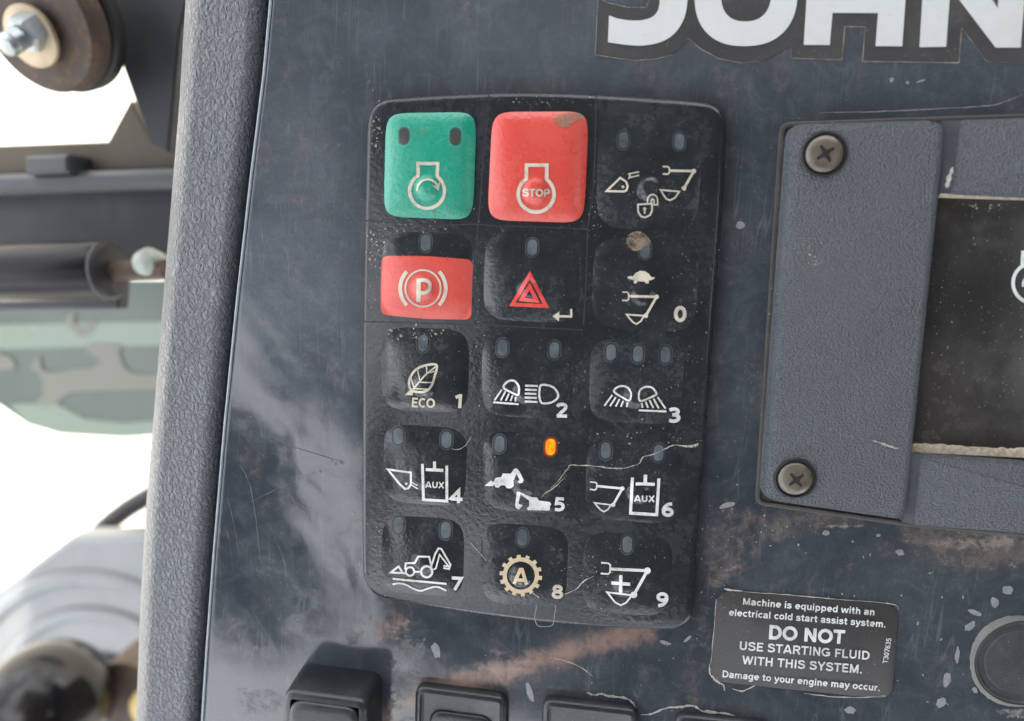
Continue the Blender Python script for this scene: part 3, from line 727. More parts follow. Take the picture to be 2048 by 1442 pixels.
for kd in KEYS:
    k = Key(*kd)
    ko = k.mesh().build('key', M[k.mat], keypad, angle=60)
    if k.name in KLAB: ko['label'] = KLAB[k.name]
    if k.name == 'park':
        cor = [(764, 513), (944, 519), (942, 638), (762, 629)]
        D = Draw(k.W, e0=.00007); P = rrect([(763, 511.5), (852, 512), (946, 519), (944, 580), (943, 639.5), (850, 638), (761, 629), (761.5, 570)], 15, 6)
        bm = bmesh.new(); bm.faces.new([bm.verts.new((x, y, 0)) for x, y in P]).normal_update(); bmesh.ops.triangulate(bm, faces=bm.faces[:]); D.bm(bm, 4)
        po = D.build('colour_patch', M['red'], ko); po.data.polygons.foreach_set('use_smooth', [True] * len(po.data.polygons)); po['label'] = 'red parking brake field'
    D = Draw(k.W, e0=  .00014 if k.name == 'park' else .00010); art(k, D)
    mt = {'start': 'cream', 'stop': 'cream', 'park': 'cream', 'unlock': 'cream', '0': 'cream', '1': 'cream', 'hazard': 'redprint', '8': 'tan'}.get(k.name, 'white')
    D.build('symbol', M[mt], ko)
    if k.name == 'hazard':
        D = Draw(k.W, Z3, e0=.00008); D.stroke([(1272, 1318), (1272, 1363), (1200, 1361)], 13); D.fill([(1161, 1361), (1203, 1332), (1200, 1391)]); D.build('arrow', M['cream'], ko)
    if k.name in NUM:
        z, a, b, cap = NUM[k.name]
        D = Draw(k.W, z, e0=.00008); D.text(k.name, a, b, cap, .235); D.build('numeral', M['cream' if k.name in '018' else 'white'], ko)
    for i, (cx, cy) in enumerate(LEDS.get(k.name, [])):
        lit = k.name == '5' and i == 1
        dark = k.name in ('start', 'park', '1', 'hazard')
        cap = skew(capsule(cx, cy, 21, 35), cx, cy)
        D = Draw(k.W, e0=.00004)
        D.mb.cur = 2; D.stroke(skew(capsule(cx, cy, 26, 40), cx, cy), 2.6, True, seg=9)
        D.mb.cur = 0; D.stroke(skew(capsule(cx, cy, 22, 36), cx, cy), 6 if lit else 3.6, True, seg=9)
        D.mb.cur = 1; D.e = .00007; D.fill(skew(capsule(cx, cy, 19.5, 33), cx, cy), grid=5)
        rimm = M['greenrim'] if k.name == 'start' else M['halorim'] if lit else M['ledrim']
        lo_ = D.build('indicator', [rimm, M['ledon'] if lit else (M['leddark'] if k.name == 'start' else M['led']), M['greenlip' if k.name == 'start' else 'ledlip']], ko)
        if lit: lo_['label'] = 'amber indicator, lit'
# seams moulded between the keys
def flat(h): return lambda px, py, e: PT(px, py, h + e)
for pts in ([(977, 190), (974, 250), (966, 330), (957, 447)], [(1192, 190), (1190, 300), (1186, 380), (1176, 452)], [(729, 441), (800, 446), (880, 450), (957, 448)],
            [(957, 449), (1000, 452), (1080, 454), (1174, 458)], [(725, 643), (800, 645), (900, 648), (948, 650)], [(956, 450), (952, 560), (949, 648)], [(1175, 455), (1172, 560), (1167, 650)], [(950, 649), (1050, 654), (1165, 660)]):
    D = Draw(flat(HT), e0=.00003); D.stroke(pts, 2.4, smooth=True); D.build('seam', M['seam'], keypad)

# dried mud and crust on the keypad
def crust(paths, parent, mat, surf, name='dried_mud', jit=.5):
    D = Draw(surf, e0=.00010)
    for z, pts, w_ in paths:
        P = catmull([z(*p) for p in pts], False, 6) if jit > .2 else [(a[0] + (b[0] - a[0]) * q / 6, a[1] + (b[1] - a[1]) * q / 6) for a, b in zip([z(*p) for p in pts], [z(*p) for p in pts[1:]]) for q in range(7)]
        n = len(P); prev = None
        for i, p in enumerate(P):
            a = P[max(0, i - 1)]; b = P[min(n - 1, i + 1)]
            t = Vector((b[0] - a[0], b[1] - a[1])); t = t.normalized() if t.length > 1e-9 else Vector((1, 0)); nn = Vector((-t.y, t.x))
            wd = w_ * (.35 + random.random() * 1.1) * .5 * (math.sin(math.pi * (i + .6) / (n + .2)) ** .4)
            c = Vector(p) + nn * random.uniform(-jit, jit)
            cur = (D._v(*(c + nn * wd)), D._v(*(c - nn * wd * random.uniform(.5, 1.3))))
            if prev: D.mb.face((prev[0], cur[0], cur[1], prev[1]))
            prev = cur
        D.bump()
    o = D.build(name, mat, parent); o['kind'] = 'stuff'; return o
def specks(surf, parent, mat, regs, name='dirt_specks'):
    D = Draw(surf, e0=.00009)
    for cx, cy, rx, ry, n, s0, s1 in regs:
        for _ in range(n):
            x = random.gauss(cx, rx); y = random.gauss(cy, ry); r = random.uniform(s0, s1) * random.random() ** .6
            el = random.uniform(.4, 1); a0 = random.random() * 6.3; m_ = 7
            pts = []
            for i in range(m_):
                a = 6.283 * i / m_; q = r * random.uniform(.55, 1.2)
                u, v = q * math.cos(a), q * el * math.sin(a)
                pts.append((x + u * math.cos(a0) - v * math.sin(a0), y + u * math.sin(a0) + v * math.cos(a0)))
            D.mb.face([D._v(*p) for p in pts]); D.e += 2e-7
    o = D.build(name, mat, parent); o['kind'] = 'stuff'; return o
KOBJ = [Key(*kd) for kd in KEYS]
def ksurf(px, py, e):
    p = PT(px, py, HT + .0005); h = HT
    for k in KOBJ:
        u, v = k.inv(p.x, p.y)
        if abs(u) < 1.02 and abs(v) < 1.02: return k.W(px, py, e)
    return PT(px, py, HT + e)
crust([(Z6, [(1022, 852), (1000, 870), (940, 872), (860, 858), (790, 885), (700, 925), (640, 940), (610, 985), (520, 1015), (430, 1018), (300, 1003), (150, 997), (125, 1015), (60, 1100), (0, 1160)], 2.0),
       (Z5, [(1440, 1080), (1370, 1150), (1300, 1195), (1285, 1215)], 2.0), (Z6, [(1018, 846), (990, 862), (940, 866), (900, 860)], 4),
       (Z5, [(660, 885), (710, 888), (760, 860), (800, 800)], 1.4), (Z8, [(300, 450), (225, 490), (180, 540), (100, 575)], 2.0), (Z7, [(790, 225), (850, 290), (900, 345)], 1.6), (Z7, [(1215, 570), (1265, 600)], 2)],
      keypad, M['palemud'], ksurf)
specks(ksurf, keypad, M['mud'], [(1080, 200, 60, 6, 30, 1, 2.6), (752, 262, 6, 40, 40, 1, 3.5), (752, 490, 9, 25, 50, 1, 4), (812, 452, 40, 8, 30, 1, 3), (742, 590, 6, 30, 14, 1, 3), (815, 665, 30, 8, 26, 1.5, 5), (870, 668, 30, 8, 16, 1, 5),
    (1190, 440, 12, 30, 40, .6, 2), (1190, 350, 160, 60, 60, .5, 1.4), (1380, 560, 40, 60, 50, .6, 1.8), (955, 560, 6, 60, 30, .6, 2), (965, 700, 16, 40, 30, .6, 2), (1160, 760, 10, 60, 40, .6, 1.8), (1360, 760, 40, 60, 70, .6, 2.2),
    (1270, 870, 90, 12, 50, .6, 2.6), (760, 1080, 8, 40, 30, .6, 2.4), (1180, 1150, 40, 40, 60, .6, 2.2), (1290, 1000, 90, 120, 90, .5, 1.6), (1000, 1000, 150, 150, 90, .5, 1.4), (850, 720, 60, 60, 40, .5, 1.3), (1140, 990, 15, 90, 30, .6, 1.6)])
M['rustmud'] = simple('brown_grime', (.19, .13, .06), .9, var=.3, scale=1500)
specks(ksurf, keypad, M['rustmud'], [(850, 262, 22, 8, 26, .5, 2.6), (905, 285, 20, 14, 26, .5, 2.4), (925, 330, 10, 30, 22, .5, 2), (915, 415, 22, 8, 40, .5, 2.6), (870, 428, 30, 4, 22, .6, 2.4), (1150, 250, 14, 10, 16, .5, 2), (1090, 425, 50, 8, 14, .5, 1.8), (880, 620, 40, 6, 16, .5, 1.6)], 'brown_specks')
# mud splat over the indicator of key 0 and on the red key
D = Draw(ksurf, Z4, e0=.00012); D.fill([(262, 885), (275, 850), (310, 828), (350, 832), (378, 855), (398, 880), (392, 905), (365, 912), (345, 930), (310, 938), (280, 925)], True, 5)
D.z = Z3; D.fill([(1160, 220), (1190, 180), (1240, 165), (1290, 160), (1335, 175), (1340, 200), (1290, 215), (1250, 250), (1200, 245)], True, 5)
ms = NT('mud_splat_film'); ms.set(Base__Color=(.25, .19, .13), Roughness=.85, Alpha=ms.ramp(ms.noise(700, 6, .75), .38, .62, .22, .8))
o = D.build('mud_splat', ms.mat, keypad); o['kind'] = 'stuff'
# drip tab on the lower rim
D = Draw(flat(HT), Z7, e0=.00004); D.stroke([(1240, 660), (1228, 740), (1250, 790), (1300, 797), (1350, 785), (1362, 730), (1372, 650)], 3, smooth=True); D.build('gel_drip', M['palemud'], keypad)

# ------------------------------------------------------------------ lettering decal
ZA = lambda x, y: (1170 + x / 2.3326, y / 2.3326)
decal = empty('lettering_decal', PT(1620, 0, 0), 'large white block letters on a dark outlined decal above the keypad', 'decal')
D = Draw(flat(0), ZA, e0=.00012)
left = [(298, -330), (298, 0), (285, 32), (200, 32), (110, 12), (68, -8), (50, 255), (100, 268), (180, 276), (280, 278), (380, 262), (430, 235), (485, 180), (540, 225), (620, 270), (730, 291), (830, 281), (900, 252), (960, 205),
        (962, 270), (1200, 278), (1212, 124), (1308, 126), (1293, 285), (1745, 290), (1757, 130), (1875, 285), (2160, 296), (2200, -330)]
D.fill(left, grid=0); D.build('outline', M['decal'], decal)
def letter(outer, inner=None):
    D = Draw(flat(0), ZA, e0=.00024)
    if inner:
        n = len(outer); A = [D._v(*ZA(*p)) for p in outer]; B = [D._v(*ZA(*p)) for p in inner]
        for i in range(n): j = (i + 1) % n; D.mb.face((A[i], A[j], B[j], B[i]))
    else: D.fill(outer, grid=0)
    D.build('letter', M['letter'], decal)
jj = catmull([(480, -60), (474, 40), (452, 108), (410, 163), (350, 197), (265, 213), (180, 208)], False, 5)
letter([(356, -270)] + [(484, -270)] + jj + [(107, 197), (112, 72)] + catmull([(150, 86), (210, 95), (270, 93), (318, 76), (343, 40), (350, -20)], False, 4))
def sup(cx, cy, rx, ry, p=2.35, n=72, sk=-.035):
    out = []
    for i in range(n):
        a = 2 * math.pi * i / n; c, s = math.cos(a), math.sin(a)
        x = rx * math.copysign(abs(c) ** (2 / p), c); y = ry * math.copysign(abs(s) ** (2 / p), s); out.append((cx + x + y * sk, cy + y))
    return out
letter(sup(752, -30, 240, 245), sup(752, -30, 117, 130))
letter([(1020, 209), (1050, -272), (1180, -272), (1166, -66), (1378, -62), (1390, -272), (1515, -270), (1480, 216), (1355, 215), (1367, 61), (1155, 60), (1142, 210)])
letter([(1560, 220), (1590, -270), (1725, -268), (1926, 38), (1945, -268), (2070, -265), (2033, 222), (1915, 222), (1705, -55), (1685, 218)])
crust([(ZA, [(50, -40), (60, 0), (48, 255), (150, 272), (240, 282), (330, 275), (410, 255)], 1.2), (ZA, [(485, 180), (540, 228), (620, 272), (730, 294), (830, 284)], 1.2), (ZA, [(960, 205), (961, 271), (1080, 276), (1199, 280), (1212, 124), (1308, 126), (1294, 287), (1500, 289), (1745, 293), (1757, 130), (1875, 288), (2100, 294)], 1.3),
       (ZA, [(68, -8), (110, 13), (200, 34), (285, 34), (299, 0)], 1.2)], decal, M['mud'], flat(.00015), 'dirt_line', .15)

# ------------------------------------------------------------------ warning sticker
ZS = lambda x, y: (1380 + x / 3.066, 1100 + y / 3.067)
stick = empty('warning_sticker', PT(1610, 1290, 0), 'worn black warning sticker with white text, DO NOT largest, at lower right of keypad', 'sticker')
cor = [tuple(PT(*ZS(*p), 0)[:2]) for p in [(168, 240), (1280, 335), (1235, 915), (118, 800)]]
mb = MB(); mb.slab(rrect(cor, .0035, 6), [(0, -.0001), (0, .00022), (-.00008, .00026)]); mb.build('backing', M['sticker'], stick)
for txt, a, b, cap, bo in (('Machine is equipped with an', (322, 335), (1131, 402), 42, .19), ('electrical cold start assist system.', (238, 402), (1200, 476), 42, .19), ('DO NOT', (480, 545), (944, 578), 84, .24),
                       ('USE STARTING FLUID', (300, 612), (1100, 674), 53, .19), ('WITH THIS SYSTEM.', (320, 700), (1055, 758), 53, .19), ('Damage to your engine may occur.', (196, 780), (1163, 866), 42, .19), ('T307635', (1212, 697), (1236, 543), 32, .17)):
    D = Draw(flat(.00026), ZS, e0=.00006); D.text(txt, a, b, cap, bo, seg=200); D.build('text_line', M['white'], stick)
crust([(ZS, [(120, 700), (125, 760), (165, 805), (205, 830), (212, 862)], 4), (ZS, [(210, 238), (260, 246), (320, 252)], 3.5), (ZS, [(320, 256), (600, 275), (900, 302), (1230, 330), (1280, 370)], 1.6), (ZS, [(160, 300), (150, 450), (128, 700)], 1.6), (ZS, [(260, 850), (320, 865), (400, 830)], 3), (ZS, [(700, 880), (950, 905), (1200, 895)], 1.8)],
      stick, M['palemud'], flat(.0002), 'dust_edge')

# ------------------------------------------------------------------ display unit
disp = empty('display_unit', PT(1850, 640, 0), 'grained grey plastic display bezel with two cross-head screws and dark dusty screen', 'display')
BH = .0042
def pl(pts, h): return [tuple(PT(x, y, h)[:2]) for x, y in pts]
# left cover plate with two countersunk holes is built as a slab; the screws sit in raised collars
mb = MB(); mb.slab(rrect(pl([(1588, 250), (1894, 241), (1862, 560), (1812, 1042), (1532, 1001)], BH), .0026, 6), [(.0006, 0), (.0006, .0012), (.0, .0020), (.0, BH - .0006), (-.0003, BH - .0004), (-.0009, BH - .00005), (-.0013, BH)])
mb.build('cover_plate', M['bezel'], disp, angle=60)
mb = MB(); mb.slab(rrect(pl([(1560, 244), (1900, 232), (2480, 215), (2480, 1112), (1820, 1054), (1510, 1010)], .0006), .002, 5), [(0, -.0001), (0, .0004), (-.0003, .0006), (-.0009, .0006), (-.0011, .0003)]); mb.build('gasket', plastic('gasket_rubber', (.022, .020, .018), .5, dust=.8, film=(.075, .062, .05), dscale=200), disp)
h2 = .0034
for nm, pts, h in (('top_rail', [(1925, 241), (2480, 225), (2480, 415), (1905, 388)], h2), ('bottom_rail', [(1843, 912), (2480, 960), (2480, 1100), (1832, 1050)], h2)):
    mb = MB(); mb.slab(rrect(pl(pts, h), .0004, 3), [(.0003, 0), (.0002, h - .0006), (-.0001, h - .0001), (-.0004, h)]); mb.build(nm, M['bezel'], disp, angle=50)
for pts, h in (([(1885, 242), (1935, 240), (1915, 388), (1878, 386)], .0029), ([(1815, 905), (1850, 912), (1838, 1050), (1805, 1044)], .0029)):
    mb = MB(); mb.slab(pl(pts, h), [(0, 0), (0, h)]); mb.build('channel', M['bezelsmooth'], disp)
mb = MB(); mb.slab(pl([(1868, 392), (2480, 402), (2480, 935), (1815, 894)], .0011), [(0, 0), (0, .0011)]); mb.build('screen', M['screen'], disp)
mb = MB(); mb.slab(pl([(1880, 387), (2480, 404), (2480, 412), (1878, 394)], .0030), [(0, 0), (0, .0030)]); mb.build('screen_lip', M['dustline'], disp)
mb = MB()
low = catmull([(1824, 905), (1900, 909), (2000, 914), (2100, 919), (2480, 940)], False, 10)
top_ = []
for x, y in low[::-1]: top_.append((x, y - 14 - random.uniform(0, 5)))
mb.slab(pl(low + top_, .0020), [(0, 0), (0, .0018)]); mb.build('dust_ledge', M['dustline'], disp)
# symbol printed on the screen
D = Draw(flat(.0011), e0=.00005); D.arc((2066, 566), 40, 0, 360, 7, n=30); D.stroke([(2044, 536), (2046, 505), (2086, 505), (2088, 536)], 7); D.arc((2066, 570), 20, 170, 320, 5)
D.build('symbol', M['white'], disp)
for cx, cy, ang in ((1648, 308, .62), (1590, 957, .75)):
    c = PT(cx, cy, BH)
    mb = MB(); n = 40
    mb.lathe(Vector((c.x, c.y, BH - .0003)), Vector((0, 0, 1)), [(0, .0040), (.0006, .0040), (.0007, .0037), (.0004, .0036), (.00034, .0035)], n)
    rc = mb.build('recess', M['black'], disp, angle=35)
    mb = MB(); prof = [(0, .0033), (.0003, .0033), (.0006, .0030), (.0009, .0022), (.0010, .0014), (.00102, .0)]
    mb.lathe(Vector((c.x, c.y, BH - .0001)), Vector((0, 0, 1)), prof, n); so = mb.build('screw', M['screw'], disp, angle=50)
    mb = MB(); z = BH + .00093
    for k in range(2):
        a = ang + k * math.pi / 2; u = Vector((math.cos(a), math.sin(a), 0)); v = Vector((-u.y, u.x, 0)); b = Vector((c.x, c.y, z + k * .00001))
        mb.poly([b + u * .0017 + v * .00022, b + v * .00042, b - u * .0017 + v * .00022, b - u * .0017 - v * .00022, b - v * .00042, b + u * .0017 - v * .00022])
    mb.lathe(Vector((c.x, c.y, z)), Vector((0, 0, 1)), [(0, .0007), (.00006, .00065)], 12)
    mb.build('cross_slot', M['black'], so)
ZB = lambda x, y: (1500 + x / 3.135, 640 + y / 3.135)
ZC = lambda x, y: (1500 + x / 3.277, 200 + y / 3.277)
crust([(ZB, [(770, 755), (830, 775), (880, 795), (935, 805)], 5), (ZC, [(1290, 575), (1305, 510), (1330, 440)], 9)], disp, M['palemud'], flat(BH), 'dried_mud')
specks(flat(BH), disp, M['mud'], [(1612, 500, 12, 14, 22, .8, 3), (1632, 530, 6, 8, 16, .8, 3.5), (1700, 700, 70, 200, 40, .5, 1.2), (1700, 400, 80, 90, 20, .5, 1.3)], 'dirt_specks')
specks(flat(.0011), disp, M['mud'], [(1960, 412, 40, 4, 40, .8, 3.2), (1900, 520, 60, 70, 20, .6, 1.5), (1880, 700, 30, 90, 30, .6, 1.8), (1940, 800, 50, 30, 12, .8, 2.5)], 'screen_dust')

# ------------------------------------------------------------------ rocker switches
def rocker(c_top, h, pad, label, foot=None):
    t = empty('rocker_switch', PT(sum(p[0] for p in c_top) / 4, sum(p[1] for p in c_top) / 4, 0), label, 'switch', 'rocker switches along the bottom of the console')
    mb = MB(); P = rrect(pl(c_top, h), .0024, 6)
    if foot:
        mb.slab(P, [(.0004, 0), (.0004, .002), (.0001, h - .0012), (-.0002, h - .0004), (-.0007, h), (-.0016, h + .0001), (-.0018, h - .0002), (-.0019, h - .0014)])
    else:
        mb.slab(P, [(.0002, 0), (.0002, h - .0008), (-.0001, h - .0003), (-.0006, h), (-.0010, h + .0), (-.0013, h - .0008), (-.0017, h - .0010)])
    mb.build('switch_body', M['rocker'], t, angle=45)
    if pad:
        mb = MB(); Q = rrect(pl(pad, h), .0034, 8)
        k_ = 1 if foot else .0
        mb.slab(Q, [(.0, h - .0014), (0, h - .0007 + .0009 * k_), (-.0003, h - .0004 + .0010 * k_), (-.0009, h - .0003 + .0012 * k_), (-.0016, h - .0003 + .0013 * k_)]); mb.build('rocker_paddle', M['rocker'], t, angle=45)
    return t
rocker([(567, 1382), (733, 1404), (730, 1700), (560, 1700)], .0100, [(581, 1398), (718, 1416), (712, 1680), (569, 1680)], 'tall raised black rocker switch, leftmost of the bottom row', True)
rocker([(831, 1376), (1012, 1399), (1008, 1700), (826, 1700)], .0024, [(858, 1424), (985, 1440), (985, 1700), (850, 1700)], 'low black rocker switch in the middle of the bottom row')
rocker([(1086, 1403), (1276, 1424), (1272, 1700), (1080, 1700)], .0024, None, 'low black rocker switch third from the left, with bare flat top')

rocker([(1352, 1434), (1540, 1452), (1536, 1700), (1346, 1700)], .0020, None, 'barely visible top edge of a black rocker switch below the warning sticker')

# round plug
t = empty('round_plug', PT(2045, 1325, 0), 'matte black round plug in a dust-rimmed hole at the lower right corner', 'plug')
c = PT(2046, 1325, .0005)
mb = MB(); mb.lathe(Vector((c.x, c.y, -.0002)), Vector((0, 0, 1)), [(0, .0093), (.0006, .0093), (.0009, .0090), (.0009, .0086), (.0006, .0083), (.0006, .0072), (.0008, .0070), (.00085, .0)], 64); mb.build('plug_face', M['plug'], t)
mb = MB(); n = 90; rr = [[], [], []]
for i in range(n):
    a = 2 * math.pi * i / n; j1 = random.uniform(0, .00022) + .0003 * math.sin(3 * a + 1)
    for q, (r0, z) in enumerate(((.0092, .00075), (.0097, .0006), (.0099 + j1, .00003))): rr[q].append((c.x + r0 * math.cos(a), c.y + r0 * math.sin(a), z))
mb.rings(rr[::-1], cap1=False); mb.build('dust_ring', plastic('plug_dust_ring', (.13, .13, .125), .85, dust=.8, film=(.2, .19, .175), dscale=500), t)

# mud, drops and cracks on the panel
crust([(Z8, [(250, 1245), (300, 1265), (350, 1256), (400, 1270), (500, 1282), (560, 1312), (595, 1370)], 4), (Z8, [(620, 1400), (700, 1392), (800, 1352), (900, 1345), (980, 1338), (1050, 1375), (1200, 1390), (1290, 1420)], 4.5), (Z8, [(0, 1010), (100, 1030), (220, 1080), (292, 1140)], 1.6),
       (ZA, [(1100, 525), (1300, 522), (1500, 515), (1750, 502), (1900, 490), (1980, 467), (2040, 440)], 1.3), (ZI, [(1380, 1442), (1420, 1436), (1470, 1450)], 5),
       ], console, M['palemud'], flat(0), 'dried_mud')
crust([(ZI, [(480, 930), (500, 970), (512, 1040), (520, 1118)], 1.6), (ZI, [(455, 995), (468, 1050), (478, 1110)], 1.2), (ZI, [(500, 1005), (560, 975), (630, 945)], 1.0), (ZI, [(540, 880), (620, 905), (690, 925)], 1.0)], console, simple('faint_scratch', (.075, .084, .095), .5), flat(0), 'scratch')
def drops(lst, mat, name):
    D = Draw(flat(0), e0=.00010)
    for x, y, a, b, rot in lst:
        pts = []
        for i in range(12):
            t_ = 2 * math.pi * i / 12; q = random.uniform(.8, 1.15); u, v = a * q * math.cos(t_), b * q * math.sin(t_)
            pts.append((x + u * math.cos(rot) - v * math.sin(rot), y + u * math.sin(rot) + v * math.cos(rot)))
        D.mb.face([D._v(*p) for p in pts]); D.e += 1e-6
    o = D.build(name, mat, console); o['kind'] = 'stuff'
M['spot'] = simple('dried_drop', (.20, .21, .22), .6, var=.2, scale=900)
dl = [(1940, 1252, 14, 7, -.7), (1882, 1405, 12, 9, -.8), (1894, 1360, 8, 16, .2), (1915, 1310, 5, 16, .1), (1990, 1205, 8, 11, -.4), (1950, 1225, 14, 5, .3), (1652, 1066, 7, 5, 0), (1757, 1071, 5, 3, 0), (1700, 1420, 12, 8, 0), (1480, 450, 9, 8, 0), (2015, 1180, 12, 9, 0), (1800, 1105, 9, 6, .4), (1060, 1385, 6, 22, -.3), (872, 1300, 9, 16, -.2), (1455, 1010, 16, 6, -.3), (1330, 1285, 12, 4, .3), (1375, 1278, 10, 3, -.7), (1950, 1380, 7, 5, 1), (705, 1027, 3, 3, 0), (1815, 165, 4, 3, 0), (1783, 160, 4, 5, .4), (1842, 162, 10, 2, -.3)]
for _ in range(36): dl.append((random.uniform(1650, 2048), random.uniform(1070, 1442), random.uniform(1.5, 4), random.uniform(1, 2.5), random.random() * 3))
drops(dl, M['spot'], 'dried_drops')
specks(flat(0), console, M['mud'], [(1200, 1350, 400, 60, 60, .6, 1.8), (1430, 1100, 30, 90, 50, .6, 2.6), (1500, 620, 40, 300, 60, .5, 1.6), (620, 900, 90, 400, 60, .5, 1.2), (1560, 1060, 60, 20, 30, 1, 3), (1950, 1080, 80, 25, 60, .8, 3)], 'dirt_specks')

# ------------------------------------------------------------------ behind the trim: mount, beam, strut, pane, housing
M['rubber'] = plastic('rusty_rubber', (.045, .033, .026), .7, dust=.5, film=(.11, .07, .042), dscale=50, wear=((.16, .075, .035), 260, .5, .5))
M['blackrub'] = simple('black_rubber', (.012, .011, .012), .6)
M['zinc'] = simple('yellow_zinc', (.42, .33, .22), .5, metal=.2, var=.25, scale=60)
M['steel'] = simple('bright_steel', (.34, .37, .37), .38, metal=.6, var=.2, scale=100)
M['bracket'] = simple('black_bracket', (.009, .011, .014), .55, var=.3, scale=30)
M['beige'] = plastic('dusty_flange', (.075, .062, .045), .7, dust=.6, film=(.17, .135, .085), dscale=25)
M['greysteel'] = plastic('grey_flange', (.045, .05, .057), .5, dust=.6, film=(.10, .108, .11), dscale=25)
M['strut'] = simple('gloss_black_cylinder', (.007, .005, .006), .34, spec=.25, var=.2, scale=40)
M['pane'] = simple('green_pane', (.036, .054, .039), .25, var=.12, scale=10)
M['panelight'] = simple('pale_green_band', (.125, .165, .12), .3, var=.05, scale=10)
M['beigeshape'] = simple('beige_patch', (.112, .112, .085), .4, var=.06, scale=20)
M['fender'] = simple('light_grey_paint', (.145, .155, .155), .35, var=.08, scale=30)
M['knob'] = simple('gloss_knob', (.007, .006, .006), .2, var=.3, scale=60, spec=.35)
M['yellow'] = simple('yellow_plastic', (.55, .40, .13), .5)
def prism(mb, pts, z, th, bev=.0006):
    mb.slab([tuple(PT(x, y, z)[:2]) for x, y in pts], [(0, z - th), (0, z - bev), (-bev, z)])
t = empty('mounting_bolt', PT(75, 60, -.07), 'zinc nut and stud on a washer over a rusty round rubber mount', 'bolt')
a0 = PT(75, 50, -.066); ax = (PT(48, 74, -.050) - a0).normalized(); n0 = Vector((-.12, -.42, 1)).normalized()
mb = MB(); mb.lathe(PT(92, 44, -.078), n0, [(-.008, .0225), (-.004, .0225), (-.003, .0215)], 56); mb.build('rubber_base', M['blackrub'], t)
mb = MB(); mb.lathe(PT(78, 50, -.074), n0, [(-.006, .0205), (0, .0205), (.0015, .0195), (.0018, .015), (.0018, .002)], 56); mb.build('rubber_disc', M['rubber'], t)
mb = MB(); mb.lathe(PT(66, 72, -.071), n0, [(0, .0092), (.0012, .0092), (.0015, .0088), (.0015, .001)], 48); mb.build('washer', M['zinc'], t)
mb = MB(); ns = Vector((-.30, -.85, 1)).normalized(); mb.lathe(PT(72, 56, -.070), ns, [(-.001, .0056), (.0052, .0056), (.0060, .0048)], 6); mb.build('nut', M['steel'], t, smooth=False)
mb = MB(); mb.lathe(PT(72, 56, -.070), ns, [(0, .0034), (.0100, .0034), (.0103, .0031), (.0106, .0034), (.0125, .0030), (.013, .0018)], 24); mb.build('stud', M['steel'], t)
mb = MB(); prism(mb, [(150, -200), (420, -200), (360, 60), (336, 305), (302, 292), (262, 180), (205, 20)], -.095, .006)
tag(mb.build('bracket_plate', M['bracket'], loc=PT(290, 100, -.1)), 'dark blue black steel bracket plate right of the rusty rubber mount', 'bracket')
t = empty('cross_beam', PT(160, 400, -.12), 'dusty black steel cross beam with a tan upper flange running above the gas strut', 'beam')
mb = MB(); prism(mb, [(-260, 300), (0, 291), (215, 283), (260, 200), (305, 285), (400, 283), (400, 335), (-260, 358)], -.112, .012); mb.build('upper_flange', M['beige'], t)
mb = MB(); prism(mb, [(-260, 356), (400, 333), (400, 372), (-260, 398)], -.104, .020, .002); mb.build('edge_flange', M['greysteel'], t)
mb = MB(); prism(mb, [(-260, 398), (400, 372), (400, 475), (340, 500), (300, 548), (242, 548), (236, 618), (-260, 622)], -.118, .006); mb.build('web', M['bracket'], t)
mb = MB(); prism(mb, [(48, 312), (134, 308), (136, 345), (50, 350)], -.100, .012, .001); mb.build('clip', M['greysteel'], t)
t = empty('gas_strut', PT(100, 540, -.1), 'glossy black gas strut cylinder with thin rod lying across the left edge', 'gas strut')
A_, B_ = PT(-260, 553, -.085), PT(214, 541, -.085); axs = (B_ - A_).normalized(); L = (B_ - A_).length
mb = MB(); rs = .0103; mb.lathe(A_, axs, [(0, rs), (L * .56, rs), (L * .563, rs * .975), (L * .567, rs), (L * .985, rs), (L, rs * .93)], 48); mb.build('cylinder', M['strut'], t, angle=30)
mb = MB(); mb.lathe(B_, axs, [(-.0005, rs * .96), (.001, rs * .99), (.0022, rs * .9), (.003, rs * .4)], 40); mb.build('end_seal', M['blackrub'], t)
mb = MB(); mb.lathe(B_, axs, [(.001, .0034), (.022, .0034)], 24); mb.build('rod', M['rubber'], t)
mb = MB(); j = PT(300, 525, -.085); mb.lathe(j, Vector((0, 0, 1)), [(-.005, .002), (-.004, .004), (0, .0052), (.004, .004), (.005, .002)], 24); mb.build('ball_joint', simple('dull_zinc', (.30, .33, .29), .45, var=.2), t)
t = empty('tinted_pane', PT(150, 740, -.26), 'green tinted pane with beige patches and a paler band under the strut', 'glass pane')
mb = MB(); prism(mb, [(-300, 560), (380, 560), (345, 868), (250, 876), (120, 869), (55, 850), (0, 812), (-300, 650)], -.25, .005); mb.build('pane', M['pane'], t)
D = Draw(flat(-.25), e0=.0005); D.fill([(-300, 655), (380, 642), (380, 690), (200, 693), (-300, 708)], grid=0); D.fill([(20, 808), (110, 806), (170, 838), (250, 846), (340, 840), (340, 866), (250, 874), (120, 867), (56, 848)], grid=0); D.build('pale_band', M['panelight'], t)
D = Draw(flat(-.25), e0=.0008)  # flat beige shapes laid on the green pane
D.fill([(62, 735), (80, 712), (84, 738), (110, 745), (150, 738), (190, 733), (200, 715), (190, 700), (215, 685), (235, 700), (250, 735), (275, 748), (340, 750), (335, 775), (260, 780), (190, 782), (140, 786), (110, 808), (70, 810), (85, 790), (80, 750)], True, 0)
D.fill([(130, 640), (150, 625), (148, 645), (170, 655), (190, 640), (185, 660), (160, 672)], True, 0); D.fill([(172, 690), (240, 688), (225, 720), (190, 715)], True, 0)
D.fill([(-20, 705), (20, 715), (30, 735), (0, 740), (-30, 730)], True, 0)
D.build('beige_shape', M['beigeshape'], t)
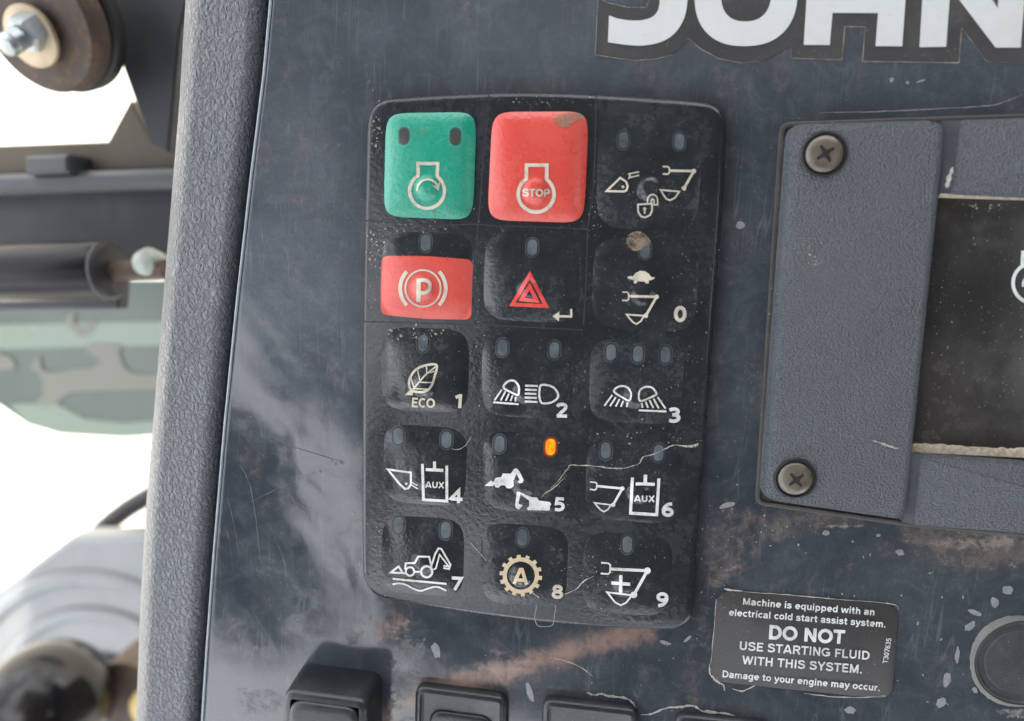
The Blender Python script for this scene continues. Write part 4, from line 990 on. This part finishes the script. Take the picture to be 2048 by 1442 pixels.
t = empty('machine_fender', PT(150, 1300, -.34), 'light grey painted metal housing with curved ridges at bottom left', 'housing')
mb = MB(); prism(mb, [(-400, 1420), (-200, 1300), (0, 1178), (138, 1076), (440, 1068), (440, 1900), (-400, 1900)], -.33, .02, .004); mb.build('housing', M['fender'], t)
c = PT(215, 1440, -.33)
for rpx, rr_ in ((285, .007), (215, .006)):
    q = PT(215 + rpx, 1440, -.33); rad = (q - c).length
    mb = MB(); n = 72; rings = []
    for i in range(n):
        a = 2 * math.pi * i / n
        rings.append([(c.x + (rad + rr_ * math.cos(b)) * math.cos(a), c.y + (rad + rr_ * math.cos(b)) * math.sin(a), -.331 + rr_ * math.sin(b)) for b in [2 * math.pi * k / 12 for k in range(12)]])
    rings.append(rings[0]); mb.rings(rings, cap1=False); mb.build('ridge', M['fender'], t)
mb = MB(); mb.lathe(PT(215, 1440, -.329), Vector((0, 0, 1)), [(0, .06), (.004, .058)], 48); mb.build('dark_opening', M['black'], t)
hp = [PT(x, y, -.385) for x, y in catmull([(120, 1160), (195, 1070), (250, 1022), (310, 985), (380, 940)], False, 6)]
mb = MB(); mb.tube(hp, .0085); tag(mb.build('hose', M['blackrub'], loc=hp[8]), 'black hose curving out from behind the grey housing', 'hose')
c = PT(95, 1405, -.20)
mb = MB(); mb.lathe(c, Vector((.1, -.1, 1)), [(-.036 * math.cos(math.pi * i / 24), .036 * math.sin(math.pi * i / 24)) for i in range(1, 24)], 48)
tag(mb.build('ball_knob', M['knob'], loc=c), 'glossy dark round knob in front of the grey housing, bottom left corner', 'knob')
c = PT(300, 1420, -.22)
mb = MB(); mb.lathe(c, Vector((0, 0, 1)), [(-.01, .014), (0, .014), (.002, .012)], 40); tag(mb.build('yellow_cap', M['yellow'], loc=c), 'small yellow cap beside the dark round knob', 'cap')
mb = MB(); mb.lathe(PT(250, 1390, -.225), Vector((0, 0, 1)), [(-.03, .022), (0, .022)], 32)
tag(mb.build('collar', M['rubber'], loc=PT(250, 1390, -.25)), 'rusty brown round collar between dark knob and yellow cap', 'collar')
